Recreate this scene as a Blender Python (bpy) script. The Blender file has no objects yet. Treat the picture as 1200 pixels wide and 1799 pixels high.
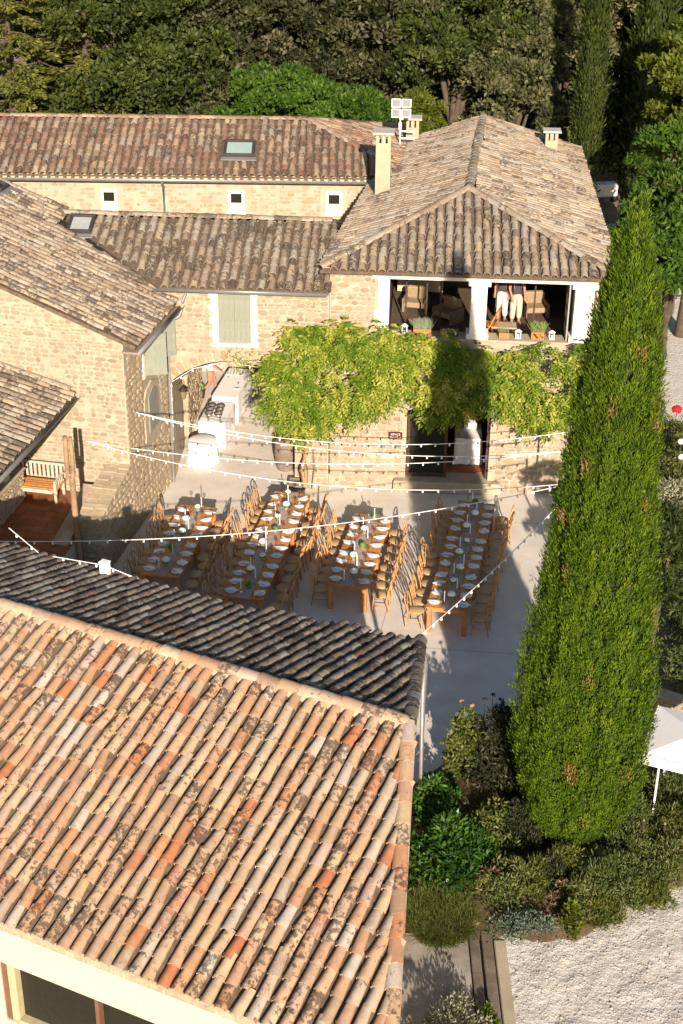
import bpy, math, random
import numpy as np
from mathutils import Vector, Matrix
R = math.radians
random.seed(11); rng = np.random.default_rng(11)
S = bpy.context.scene; C = S.collection

# ------------------------------------------------------------------ camera, sky, sun, exposure
PITCH, ROLL, CAMH = R(28), R(0.7), 20.0
fwd = Vector((0, math.cos(PITCH), -math.sin(PITCH)))
r0 = Vector((1, 0, 0)); u0 = Vector((0, math.sin(PITCH), math.cos(PITCH)))
cright = r0*math.cos(ROLL) + u0*math.sin(ROLL); cup = u0*math.cos(ROLL) - r0*math.sin(ROLL)
cd = bpy.data.cameras.new('camera'); cam = bpy.data.objects.new('camera', cd); C.objects.link(cam)
cd.sensor_fit = 'VERTICAL'; cd.sensor_height = 36; cd.lens = 2600/1799*36; cd.clip_end = 900; cd.clip_start = .3
mw = Matrix((cright, cup, -fwd)).transposed().to_4x4(); mw.translation = (0, 0, CAMH); cam.matrix_world = mw
S.camera = cam
SUN_EL, SUN_AZ = R(21), R(6.0)           # low evening sun, behind the viewer and a little to the right
w = bpy.data.worlds.new('World'); S.world = w; w.use_nodes = True
nt = w.node_tree; sky = nt.nodes.new('ShaderNodeTexSky'); sky.sky_type = 'NISHITA'; sky.sun_disc = False
sky.sun_elevation = SUN_EL; sky.sun_rotation = math.pi - SUN_AZ; sky.altitude = 200; sky.dust_density = 1.0
bg = nt.nodes['Background']; bg.inputs['Strength'].default_value = .065; nt.links.new(sky.outputs[0], bg.inputs['Color'])
sd = bpy.data.lights.new('sun', 'SUN'); sd.energy = 5.0; sd.angle = R(.5); sd.color = (1, .84, .69)
sun = bpy.data.objects.new('sun', sd); C.objects.link(sun)
sdir = Vector((-math.sin(SUN_AZ)*math.cos(SUN_EL), math.cos(SUN_AZ)*math.cos(SUN_EL), -math.sin(SUN_EL)))
sun.rotation_euler = sdir.to_track_quat('-Z', 'Y').to_euler(); sun.location = (3, -20, 30)
S.view_settings.view_transform = 'Standard'; S.view_settings.look = 'None'; S.view_settings.gamma = 1
S.view_settings.exposure = 0.95
S.render.resolution_x = 683; S.render.resolution_y = 1024
S.render.engine = 'CYCLES'

# ------------------------------------------------------------------ helpers
def link(o, parent=None):
    C.objects.link(o)
    if parent: o.parent = parent
    return o
def tag(o, label=None, cat=None, group=None, kind=None):
    if label: o['label'] = label
    if cat: o['category'] = cat
    if group: o['group'] = group
    if kind: o['kind'] = kind
    return o
def thing(name, label, cat, loc=(0, 0, 0), rz=0, group=None):
    o = bpy.data.objects.new(name, None); o.empty_display_size = .2
    o.location = loc; o.rotation_euler = (0, 0, rz); link(o)
    return tag(o, label, cat, group)
def copy_tree(o, parent=None):
    c = o.copy(); link(c, parent)
    for ch in list(o.children): copy_tree(ch, c)
    return c
def rmat(o):
    return Matrix.Translation(o.location) @ Matrix.Rotation(o.rotation_euler.z, 4, 'Z')
def view(p):
    q = Vector(p) - Vector((0, 0, CAMH)); z = q.dot(fwd)
    return (600 + 2600*q.dot(cright)/z, 899.5 - 2600*q.dot(cup)/z, z)

class MB:
    def __init__(s): s.v = []; s.f = []; s.sm = []
    def add(s, vs, fs, sm=False):
        b = len(s.v); s.v += [tuple(p) for p in vs]; s.f += [tuple(b+i for i in f) for f in fs]; s.sm += [sm]*len(fs); return s
    def box(s, x0, x1, y0, y1, z0, z1, m=None, sm=False):
        vs = [Vector((x, y, z)) for z in (z0, z1) for y in (y0, y1) for x in (x0, x1)]
        if m is not None: vs = [m @ p for p in vs]
        return s.add(vs, [(0, 2, 3, 1), (4, 5, 7, 6), (0, 1, 5, 4), (2, 6, 7, 3), (0, 4, 6, 2), (1, 3, 7, 5)], sm)
    def bev(s, x0, x1, y0, y1, z0, z1, b=.01, m=None):        # box with a bevelled top and bottom edge
        rings = [(z0, b), (z0+b, 0), (z1-b, 0), (z1, b)]; vs = []
        for z, i in rings: vs += [Vector((x0+i, y0+i, z)), Vector((x1-i, y0+i, z)), Vector((x1-i, y1-i, z)), Vector((x0+i, y1-i, z))]
        if m is not None: vs = [m @ p for p in vs]
        fs = [(3, 2, 1, 0), (12, 13, 14, 15)]
        for r in range(3):
            for k in range(4): fs.append((r*4+k, r*4+(k+1) % 4, r*4+4+(k+1) % 4, r*4+4+k))
        return s.add(vs, fs)
    def prism(s, pts, a, b, f):                               # 2-D outline pts extruded from a to b; f(x, y, t) -> 3-D
        n = len(pts); vs = [f(x, y, a) for x, y in pts] + [f(x, y, b) for x, y in pts]
        fs = [tuple(range(n))[::-1], tuple(range(n, 2*n))] + [(i, (i+1) % n, n+(i+1) % n, n+i) for i in range(n)]
        return s.add(vs, fs)
    def tube(s, path, r, n=8, caps=True, closed=False, sm=True):
        path = [Vector(p) for p in path]; rs = r if isinstance(r, (list, tuple)) else [r]*len(path)
        up = Vector((0, 0, 1)); vs = []; N = len(path)
        for i, p in enumerate(path):
            a = path[i-1] if (i or closed) else p; b = path[(i+1) % N] if (i < N-1 or closed) else p
            t = (b-a).normalized(); x = t.cross(up)
            if x.length < .05: x = t.cross(Vector((1, 0, 0)))
            x.normalize(); y = x.cross(t)
            vs += [p + (x*math.cos(2*math.pi*k/n) + y*math.sin(2*math.pi*k/n))*rs[i] for k in range(n)]
        fs = []
        for i in range(N if closed else N-1):
            j = (i+1) % N
            fs += [(i*n+k, i*n+(k+1) % n, j*n+(k+1) % n, j*n+k) for k in range(n)]
        s.add(vs, fs, sm)
        if caps and not closed:
            s.add(vs[:n], [tuple(range(n))[::-1]]); s.add(vs[-n:], [tuple(range(n))])
        return s
    def lathe(s, prof, n=16, o=(0, 0, 0), sm=True, wob=None):
        vs = []
        for k, (r, z) in enumerate(prof):
            for i in range(n):
                a = 2*math.pi*i/n; q = r*(wob(a, z) if wob else 1)
                vs.append((o[0]+q*math.cos(a), o[1]+q*math.sin(a), o[2]+z))
        fs = [(k*n+i, k*n+(i+1) % n, (k+1)*n+(i+1) % n, (k+1)*n+i) for k in range(len(prof)-1) for i in range(n)]
        s.add(vs, fs, sm)
        if prof[0][0] > .001: s.add(vs[:n], [tuple(range(n))[::-1]])
        if prof[-1][0] > .001: s.add(vs[-n:], [tuple(range(n))])
        return s
    def mesh(s, name, mat):
        me = bpy.data.meshes.new(name); me.from_pydata(s.v, [], s.f)
        if mat: me.materials.append(mat)
        me.polygons.foreach_set('use_smooth', s.sm); me.update(); return me
    def build(s, name, mat, parent=None, label=None, cat=None, group=None, kind=None, loc=None):
        o = bpy.data.objects.new(name, s.mesh(name, mat)); link(o, parent)
        if loc is not None: o.location = loc
        return tag(o, label, cat, group, kind)
def inst(name, me, parent, m=None, loc=None, rz=0):
    o = bpy.data.objects.new(name, me); link(o, parent)
    if m is not None: o.matrix_local = m
    elif loc is not None: o.location = loc; o.rotation_euler = (0, 0, rz)
    return o
def npmesh(name, V, F, mat, parent=None, fattr=None, smooth=False, aname='v'):
    V = np.asarray(V, np.float32); F = np.asarray(F, np.int32); k = F.shape[1]
    me = bpy.data.meshes.new(name); me.vertices.add(len(V)); me.vertices.foreach_set('co', V.ravel())
    me.loops.add(F.size); me.loops.foreach_set('vertex_index', F.ravel())
    me.polygons.add(len(F)); me.polygons.foreach_set('loop_start', np.arange(0, F.size, k, dtype=np.int32))
    me.polygons.foreach_set('loop_total', np.full(len(F), k, np.int32))
    if smooth: me.polygons.foreach_set('use_smooth', np.ones(len(F), bool))
    if fattr is not None:
        a = me.attributes.new(aname, 'FLOAT', 'FACE'); a.data.foreach_set('value', np.asarray(fattr, np.float32))
    me.materials.append(mat); me.update(); me.validate()
    o = bpy.data.objects.new(name, me); link(o, parent); return o
ORD = ['', 'first', 'second', 'third', 'fourth', 'fifth', 'sixth', 'seventh', 'eighth', 'ninth', 'tenth', 'eleventh', 'twelfth', 'thirteenth']

# ------------------------------------------------------------------ materials
def newmat(name):
    m = bpy.data.materials.new(name); m.use_nodes = True; t = m.node_tree
    return m, t, t.nodes['Principled BSDF']
def N(t, kind, **kw):
    n = t.nodes.new(kind)
    for k, v in kw.items():
        if k in n.inputs: n.inputs[k].default_value = v
        else: setattr(n, k, v)
    return n
def ramp(t, fac, cols, interp='LINEAR'):
    n = t.nodes.new('ShaderNodeValToRGB'); e = n.color_ramp.elements; n.color_ramp.interpolation = interp
    while len(e) < len(cols): e.new(.5)
    for x, (p, c) in zip(e, cols): x.position = p; x.color = (*c, 1) if len(c) == 3 else c
    t.links.new(fac, n.inputs[0]); return n.outputs[0]
def mix(t, fac, a, b, mode='MIX'):
    n = t.nodes.new('ShaderNodeMix'); n.data_type = 'RGBA'; n.blend_type = mode
    for sock, v in ((n.inputs[0], fac), (n.inputs[6], a), (n.inputs[7], b)):
        if hasattr(v, 'is_linked'): t.links.new(v, sock)
        elif isinstance(v, (int, float)): sock.default_value = v
        else: sock.default_value = (*v, 1)
    return n.outputs[2]
def math_(t, op, a, b):
    n = t.nodes.new('ShaderNodeMath'); n.operation = op
    for i, v in enumerate((a, b)):
        if hasattr(v, 'is_linked'): t.links.new(v, n.inputs[i])
        else: n.inputs[i].default_value = v
    return n.outputs[0]
def bump(t, b, h, strength=.4, dist=.02):
    n = t.nodes.new('ShaderNodeBump'); n.inputs['Strength'].default_value = strength; n.inputs['Distance'].default_value = dist
    t.links.new(h, n.inputs['Height']); t.links.new(n.outputs[0], b.inputs['Normal'])
def rndvec(t, rnd):
    tc = N(t, 'ShaderNodeTexCoord')
    if rnd is None: return tc.outputs['Object']
    cx = N(t, 'ShaderNodeVectorMath', operation='SCALE'); cx.inputs[0].default_value = (37., 91., 53.); t.links.new(rnd, cx.inputs['Scale'])
    ad = N(t, 'ShaderNodeVectorMath', operation='ADD'); t.links.new(tc.outputs['Object'], ad.inputs[0]); t.links.new(cx.outputs[0], ad.inputs[1])
    return ad.outputs[0]
def rnd_out(t, how):
    if how == 'obj': return N(t, 'ShaderNodeObjectInfo').outputs['Random']
    if how == 'attr': return N(t, 'ShaderNodeAttribute', attribute_name='v').outputs['Fac']
    return None
def noise(t, vec, scale, detail=5, rough=.6, out='Fac'):
    n = N(t, 'ShaderNodeTexNoise', Scale=scale, Detail=detail, Roughness=rough); t.links.new(vec, n.inputs['Vector']); return n.outputs[out]
def simple(name, c, rough=.6, var=.12, scale=6, bmp=0, bscale=60, metal=0, spec=.3, dirt=None, how=None):
    m, t, b = newmat(name); rn = rnd_out(t, how); v = rndvec(t, rn)
    f = noise(t, v, scale); lo = tuple(x*(1-var) for x in c); hi = tuple(min(1, x*(1+var)) for x in c)
    col = ramp(t, f, [(.3, lo), (.7, hi)])
    if rn is not None:
        col = mix(t, 1.0, col, ramp(t, rn, [(0, (.72, .72, .72)), (1, (1.1, 1.08, 1.05))]), 'MULTIPLY')
    if dirt is not None:
        d = ramp(t, noise(t, v, scale*.35, 8, .7), [(.5, (0, 0, 0)), (.68, (1, 1, 1))]); col = mix(t, d, col, dirt)
    t.links.new(col, b.inputs['Base Color']); b.inputs['Roughness'].default_value = rough; b.inputs['Metallic'].default_value = metal
    b.inputs['Specular IOR Level'].default_value = spec
    if bmp: bump(t, b, noise(t, v, bscale, 8), bmp, .01)
    return m
def tilemat(name, cols, how, lichen=.5, dark=.5, sc=1.0):
    m, t, b = newmat(name); rn = rnd_out(t, how); v = rndvec(t, rn)
    col = ramp(t, rn, cols, 'LINEAR')
    r2 = math_(t, 'FRACT', math_(t, 'MULTIPLY', rn, 57.31), 0); r3 = math_(t, 'FRACT', math_(t, 'MULTIPLY', rn, 133.7), 0)   # how weathered this one tile is
    f = noise(t, v, 9*sc, 6, .65); col = mix(t, 1.0, col, ramp(t, f, [(.25, (.74, .73, .72)), (.75, (1.12, 1.1, 1.06))]), 'MULTIPLY')
    col = mix(t, 1.0, col, ramp(t, r3, [(0, (.84, .84, .85)), (.5, (1, 1, 1)), (1, (1.08, 1.07, 1.05))]), 'MULTIPLY')
    f2 = math_(t, 'ADD', noise(t, v, 13*sc, 9, .75), math_(t, 'MULTIPLY', math_(t, 'POWER', r2, 1.6), .30))   # pale lichen crust
    lic = ramp(t, f2, [(.84-.36*lichen, (0, 0, 0)), (.92-.36*lichen, (1, 1, 1))])
    col = mix(t, math_(t, 'MULTIPLY', lic, .6), col, (.36, .335, .28))
    f3 = math_(t, 'ADD', noise(t, v, 11*sc, 9, .74), math_(t, 'MULTIPLY', math_(t, 'POWER', r3, 2.0), .20))   # black lichen and soot
    f3 = math_(t, 'ADD', f3, math_(t, 'MULTIPLY', noise(t, v, 2.2*sc, 2, .5), .22))
    dk = ramp(t, f3, [(.99-.40*dark, (0, 0, 0)), (1.07-.40*dark, (1, 1, 1))])
    col = mix(t, math_(t, 'MULTIPLY', dk, .80), col, (.05, .042, .034))
    t.links.new(col, b.inputs['Base Color']); b.inputs['Roughness'].default_value = .9; b.inputs['Specular IOR Level'].default_value = .15
    bump(t, b, f3, .55, .012); return m
def stonemat(name, cols, how, bs=.6):
    m, t, b = newmat(name); rn = rnd_out(t, how); v = rndvec(t, rn)
    col = ramp(t, rn, cols)
    f = noise(t, v, 7, 8, .7); col = mix(t, 1.0, col, ramp(t, f, [(.25, (.7, .68, .64)), (.75, (1.2, 1.18, 1.14))]), 'MULTIPLY')
    t.links.new(col, b.inputs['Base Color']); b.inputs['Roughness'].default_value = .92; b.inputs['Specular IOR Level'].default_value = .15
    bump(t, b, noise(t, v, 22, 9, .75), bs, .03); return m
def leafmat(name, cols, trans=.3, rough=.55, spec=.25):
    m, t, b = newmat(name); rn = rnd_out(t, 'attr'); col = ramp(t, rn, cols)
    t.links.new(col, b.inputs['Base Color']); b.inputs['Roughness'].default_value = rough; b.inputs['Specular IOR Level'].default_value = spec
    tr = N(t, 'ShaderNodeBsdfTranslucent'); t.links.new(mix(t, 1., col, (1.0, 1.0, .5), 'MULTIPLY'), tr.inputs[0])
    ms = N(t, 'ShaderNodeMixShader'); ms.inputs[0].default_value = trans
    t.links.new(b.outputs[0], ms.inputs[1]); t.links.new(tr.outputs[0], ms.inputs[2])
    t.links.new(ms.outputs[0], t.nodes['Material Output'].inputs['Surface']); return m

def even(cs):
    n = len(cs); return [(i/(n-1), c) for i, c in enumerate(cs)]
near_cols = even([(0.460, 0.323, 0.199), (0.380, 0.247, 0.157), (0.490, 0.370, 0.233), (0.430, 0.171, 0.076), (0.480, 0.332, 0.209), (0.440, 0.380, 0.314), (0.440, 0.252, 0.152), (0.500, 0.380, 0.247), (0.360, 0.247, 0.166), (0.460, 0.285, 0.185), (0.470, 0.361, 0.228), (0.480, 0.427, 0.380), (0.410, 0.157, 0.071), (0.500, 0.351, 0.223), (0.430, 0.237, 0.133), (0.460, 0.342, 0.218), (0.400, 0.294, 0.199), (0.470, 0.294, 0.190)])
shade_cols = even([(.20, .165, .13), (.26, .225, .18), (.15, .12, .10), (.29, .26, .20), (.20, .115, .085), (.31, .28, .23), (.14, .12, .11), (.34, .275, .19), (.18, .15, .13)])  # far-slope tiles: shade is darkened into these colours, extra lichen comes on top
old_cols = even([(.27, .215, .155), (.34, .275, .195), (.23, .18, .135), (.31, .26, .195), (.38, .305, .21), (.26, .185, .13), (.34, .285, .215), (.43, .34, .23), (.22, .18, .145)])
far_cols = even([(.25, .17, .12), (.34, .235, .165), (.22, .14, .10), (.29, .20, .145), (.44, .32, .22), (.24, .15, .105), (.28, .17, .115), (.50, .39, .27), (.21, .13, .095), (.33, .21, .145)])
TM = {}
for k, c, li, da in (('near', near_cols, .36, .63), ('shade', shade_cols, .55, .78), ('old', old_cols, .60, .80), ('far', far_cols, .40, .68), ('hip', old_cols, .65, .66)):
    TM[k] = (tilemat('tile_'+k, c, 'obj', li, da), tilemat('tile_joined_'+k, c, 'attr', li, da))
M_PAN = simple('pan_tile', (.13, .095, .065), .9, .35, 9, .5, 50)
M_MORTAR = simple('lime_mortar', (.38, .325, .24), .95, .2, 3.5, .6, 30, spec=.1, dirt=(.30, .25, .175))
M_MORTAR_PALE = simple('pale_lime_render', (.395, .34, .25), .95, .14, 2.2, .45, 26, spec=.1, dirt=(.33, .275, .19))
stone_cols = even([(.33, .27, .19), (.385, .32, .235), (.285, .225, .155), (.39, .335, .25), (.335, .245, .15), (.40, .35, .265), (.30, .245, .18), (.36, .29, .20), (.37, .315, .24), (.265, .21, .15)])
faint_cols = even([(.365, .30, .21), (.39, .33, .24), (.34, .27, .185), (.40, .345, .255), (.355, .25, .145), (.38, .315, .22)])
rough_cols = even([(.46, .385, .27), (.42, .34, .235), (.48, .405, .29), (.44, .36, .25), (.40, .325, .225), (.47, .39, .275)])
SM = {'wall': (stonemat('wall_stone', stone_cols, 'obj'), stonemat('wall_stone_joined', stone_cols, 'attr')),
      'rough': (stonemat('rough_stone', rough_cols, 'obj', .9), stonemat('rough_stone_joined', rough_cols, 'attr', .9)),
      'faint': (stonemat('faint_stone', faint_cols, 'obj'), stonemat('faint_stone_joined', faint_cols, 'attr'))}
M_WHITE = simple('white_limewash', (.74, .70, .62), .8, .05, 3, .15, 40)
M_CREAM = simple('cream_render', (.52, .455, .345), .85, .06, 2, .2, 35)
M_ZINC = simple('zinc', (.235, .23, .225), .5, .12, 5, 0, metal=.35)
M_SHUTTER = simple('sage_shutter_paint', (.21, .23, .175), .6, .08, 6, dirt=(.26, .27, .22))
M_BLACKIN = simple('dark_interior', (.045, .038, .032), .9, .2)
M_GLASS = simple('window_glass', (.02, .02, .014), .25, .1, spec=.25)
M_SKYGLASS = simple('skylight_glass', (.30, .42, .38), .12, .08, 2, spec=.7)
M_SKYFRAME = simple('skylight_frame', (.045, .04, .038), .5, .2)
M_WOOD = simple('honey_wood', (.50, .225, .075), .5, .25, 9, .15, 50, how='obj')
M_CHAIR = simple('chair_wood', (.54, .29, .115), .5, .2, 12, how='obj')
M_CANE = simple('cane_seat', (.46, .31, .16), .75, .2, 60)
M_PLATE = simple('porcelain', (.82, .81, .78), .25, .02, spec=.5)
M_CLOTH = simple('white_linen', (.80, .79, .77), .9, .03, 12, .15, 120)
M_GAUZE = simple('taupe_gauze', (.36, .28, .23), .95, .15, 20, .4, 90)
M_WAX = simple('white_wax', (.82, .80, .75), .5, .03)
M_PETAL = simple('white_petals', (.82, .80, .72), .8, .08, 30, .8, 45)
M_GREENERY = simple('posy_green', (.10, .20, .03), .7, .3, 30, .8, 40)
M_POT = simple('vase_ceramic', (.30, .26, .22), .4, .1)
M_CONC = None
M_TERRA = simple('terracotta', (.44, .17, .06), .8, .15, 8)
M_RUST = simple('brown_iron', (.05, .035, .025), .6, .2)
M_BULB = simple('milky_bulb', (.86, .85, .82), .3, .02, spec=.5)
M_CORD = simple('white_cord', (.80, .79, .76), .6, .03)
M_POST = simple('debarked_post', (.30, .20, .11), .85, .3, 4, .6, 25, dirt=(.16, .10, .05))
M_BARK = simple('bark', (.085, .065, .045), .95, .3, 5, .9, 20)
M_OLDWOOD = simple('grey_oak', (.20, .15, .11), .85, .35, 5, .6, 30)
M_SKIN = simple('skin', (.36, .19, .12), .6, .05)
M_METALW = simple('white_metal', (.72, .72, .70), .4, .04)

# ------------------------------------------------------------------ roof tiles
def tile_tmpl(L, ra, rb, hh, n=7, th=.016, jit=.0, seed=0):
    g = np.random.default_rng(seed); V = []; F = []
    ys = [0, L*.5, L]
    for k, y in enumerate(ys):
        r = ra + (rb-ra)*y/L
        for i in range(n+1):
            a = math.pi*i/n
            V.append((-r*math.cos(a)+g.normal(0, jit), y+g.normal(0, jit), r*hh*math.sin(a)+g.normal(0, jit)))
    m = n+1
    for k in range(2):
        for i in range(n): F.append((k*m+i, k*m+i+1, (k+1)*m+i+1, (k+1)*m+i))
    b = len(V); o = V[:m]
    V += o + [(x*(1-th/ra), y+.001, z*(1-th/ra)-.003) for x, y, z in o]
    for i in range(n): F.append((b+i, b+m+i, b+m+i+1, b+i+1))
    return np.array(V), np.array(F)
TT = [tile_tmpl(.47, .099, .078, .88, jit=.004, seed=s) for s in range(4)]
RT = [tile_tmpl(.46, .150, .125, .62, jit=.004, seed=s+9) for s in range(3)]
pv = [(-.105, 0, .055), (-.06, 0, .005), (0, 0, -.010), (.06, 0, .005), (.105, 0, .055)]
PANT = (np.array([(x, 0, z+.022) for x, y, z in pv] + [(x, .42, z) for x, y, z in pv]), np.array([(i, i+1, i+6, i+5) for i in range(4)]))
def tmpl_mesh(name, T, mat):
    mb = MB(); mb.add([tuple(p) for p in T[0]], [tuple(int(i) for i in f) for f in T[1]], True); return mb.mesh(name, mat)
TILE_ME = {}
def tile_me(kind, ti):
    if (kind, ti) not in TILE_ME: TILE_ME[(kind, ti)] = tmpl_mesh('roof_tile', (TT+RT)[ti], TM[kind][0])
    return TILE_ME[(kind, ti)]
def inside(poly, x, y):
    c = False; n = len(poly)
    for i in range(n):
        x0, y0 = poly[i]; x1, y1 = poly[(i+1) % n]
        if (y0 > y) != (y1 > y) and x < (x1-x0)*(y-y0)/(y1-y0)+x0: c = not c
    return c
def joined(name, items, tmpls, mat, parent, vals):
    V = []; F = []; A = []; b = 0
    for (m, ti), v in zip(items, vals):
        T = tmpls[ti]; V.append(T[0] @ m[:3, :3].T + m[:3, 3]); F.append(T[1]+b); b += len(T[0]); A.append(np.full(len(T[1]), v))
    return tag(npmesh(name, np.concatenate(V), np.concatenate(F), mat, parent, np.concatenate(A), smooth=True), kind='stuff')
class Roof:
    def __init__(s, root, deckmat=None): s.root = root; s.tiles = []; s.pans = []; s.deck = MB(); s.dm = deckmat or M_PAN
    def slope(s, O, U, V, poly, kind, pitch=.25, exp=.38, jit=1.0, drop=.0, pans=True, deck=True, skip=()):
        O, U, V = Vector(O), Vector(U).normalized(), Vector(V).normalized(); Nn = U.cross(V).normalized()
        us = [p[0] for p in poly]; vs = [p[1] for p in poly]; sc = pitch/.25
        for i in range(int((max(us)-min(us))/pitch)+2):
            u = min(us)+pitch*(i+.42); du = random.gauss(0, .008)
            for j in range(int((max(vs)-min(vs))/exp)+2):
                v = min(vs)+exp*j + random.gauss(0, .012)*jit - .06
                if v+.34 > max(vs) or not inside(poly, u, max(v+.12, min(vs)+.01)) or not inside(poly, u, v+.28) or random.random() < drop or any(a < u < b and c < v+.2 < d for a, b, c, d in skip): continue
                a = random.gauss(0, .036)*jit; x = U*math.cos(a)+V*math.sin(a); y = V*math.cos(a)-U*math.sin(a)
                y = (y + Nn*random.gauss(-.005, .012)*jit).normalized()
                p = O+U*(u+du+random.gauss(0, .008)*jit)+V*v+Nn*(.045+random.random()*.008)
                m = np.eye(4); m[:3, 0] = np.array(x)*sc; m[:3, 1] = y; m[:3, 2] = np.array(x.cross(y))*sc; m[:3, 3] = p
                s.tiles.append((m, random.randrange(4), kind))
            for j in range(int((max(vs)-min(vs))/.4)+2):
                v = min(vs)+.4*j; uu = u+pitch*.5
                if not pans or v+.36 > max(vs) or not inside(poly, uu, v+.08) or not inside(poly, uu, v+.36): continue
                m = np.eye(4); m[:3, 0] = np.array(U)*sc*1.1; m[:3, 1] = V; m[:3, 2] = Nn; m[:3, 3] = O+U*uu+V*v
                s.pans.append((m, 0))
        if deck: s.deck.prism(poly, -.012, -.11, lambda x, y, t: O+U*x+V*y+Nn*t)
    def line(s, A, B, kind, up=(0, 0, 1), exp=.40, lift=.02, scale=1.0, skip=()):
        A, B = Vector(A), Vector(B); d = (B-A); L = d.length; d.normalize(); x = d.cross(Vector(up)).normalized(); z = x.cross(d)
        n = max(1, int(L/exp))
        for k in range(n):
            a = random.gauss(0, .02); y = (d*math.cos(a)+x*math.sin(a)+z*random.gauss(0, .012)).normalized(); xx = y.cross(z).normalized(); zz = xx.cross(y)
            m = np.eye(4); m[:3, 0] = np.array(xx)*scale; m[:3, 1] = y; m[:3, 2] = np.array(zz)*scale; m[:3, 3] = A+d*(k*L/n)+z*(lift+random.random()*.008)
            s.tiles.append((m, 4+random.randrange(3), kind))
    def finish(s, name='roof', limit=300, minpx=0):
        ro = s.deck.build(name, s.dm, s.root); W = rmat(s.root); sc = []
        for k, (m, ti, kind) in enumerate(s.tiles):
            u, v, z = view(W @ Vector(m[:3, 3])); ok = -20 < u < 1220 and -20 < v < 1820
            sc.append((0 if ok else 1, z, k))
        order = [k for _, _, k in sorted(sc)]; top = set(order[:limit])
        for k in order[:limit]:
            m, ti, kind = s.tiles[k]; inst('tile', tile_me(kind, ti), ro, Matrix([list(r) for r in m]))
        rest = {}
        for k in order[limit:]: rest.setdefault(s.tiles[k][2], []).append(s.tiles[k])
        for kind, it in rest.items():
            joined('more_tiles', [(m, ti) for m, ti, _ in it], TT+RT, TM[kind][1], ro, rng.random(len(it)))
        if s.pans: joined('pan_tiles', s.pans, [PANT], M_PAN, ro, rng.random(len(s.pans)))
        return ro

# ------------------------------------------------------------------ rubble masonry
def stone_tmpl(seed, n=8):
    g = np.random.default_rng(seed); V = []; F = []
    base = []
    for i in range(n):
        a = 2*math.pi*(i+.5)/n+g.normal(0, .1); c, q = math.cos(a), math.sin(a); k = 1/max(abs(c), abs(q)); k = .86*k+.14
        base.append((c*k*.5*(1+g.normal(0, .06)), q*k*.5*(1+g.normal(0, .06))))
    for x, z in base: V.append((x, .6, z))
    for x, z in base: V.append((x*.98, -.45+g.normal(0, .1), z*.98))
    for x, z in base: V.append((x*.86, -1+g.normal(0, .12), z*.82))
    V.append((0, -1.05, 0))
    for r in range(2):
        for i in range(n): F.append((r*n+i, r*n+n+i, r*n+n+(i+1) % n, r*n+(i+1) % n))
    T = [(2*n+i, 3*n, 2*n+(i+1) % n, 2*n+(i+1) % n) for i in range(n)]
    return np.array(V), F, [(2*n+i, 3*n, 2*n+(i+1) % n) for i in range(n)]
ST = [stone_tmpl(s) for s in range(9)]
STONE_ME = {}
def stone_me(kind, ti):
    if (kind, ti) not in STONE_ME:
        mb = MB(); V, F, T = ST[ti]; mb.add([tuple(p) for p in V], F+T, True); STONE_ME[(kind, ti)] = mb.mesh('wall_stone', SM[kind][0])
    return STONE_ME[(kind, ti)]
def joined_stones(items, kind, parent, name='more_stones'):
    V = []; F = []; A = []; b = 0
    for m, ti in items:
        v, f, t = ST[ti]; q = f+[(x[0], x[1], x[2], x[2]) for x in t]
        V.append(v @ m[:3, :3].T + m[:3, 3]); F += [tuple(i+b for i in x) for x in f] ; F += [tuple(i+b for i in x) for x in t]; A += [random.random()]*0 + [rng.random()]*(len(f)+len(t)); b += len(v)
    V = np.concatenate(V); me = bpy.data.meshes.new(name); me.from_pydata(V.tolist(), [], F); me.materials.append(SM[kind][1])
    # one value per stone
    k = len(ST[0][1])+len(ST[0][2]); vals = np.repeat(rng.random(len(items)), k)
    a = me.attributes.new('v', 'FLOAT', 'FACE'); a.data.foreach_set('value', vals.astype(np.float32)); me.polygons.foreach_set('use_smooth', np.ones(len(F), bool)); me.update()
    o = bpy.data.objects.new(name, me); link(o, parent); return tag(o, kind='stuff')
def smat(O, U, Nout, s, z, wd, ht, dep, rot=0):
    U = Vector(U); Z = Vector((0, 0, 1)); Ux = U*math.cos(rot)+Z*math.sin(rot); Zx = Z*math.cos(rot)-U*math.sin(rot)
    m = np.eye(4); m[:3, 0] = np.array(Ux)*wd; m[:3, 1] = -np.array(Nout)*dep; m[:3, 2] = np.array(Zx)*ht; m[:3, 3] = np.array(Vector(O)+U*s+Z*z); return m
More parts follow.
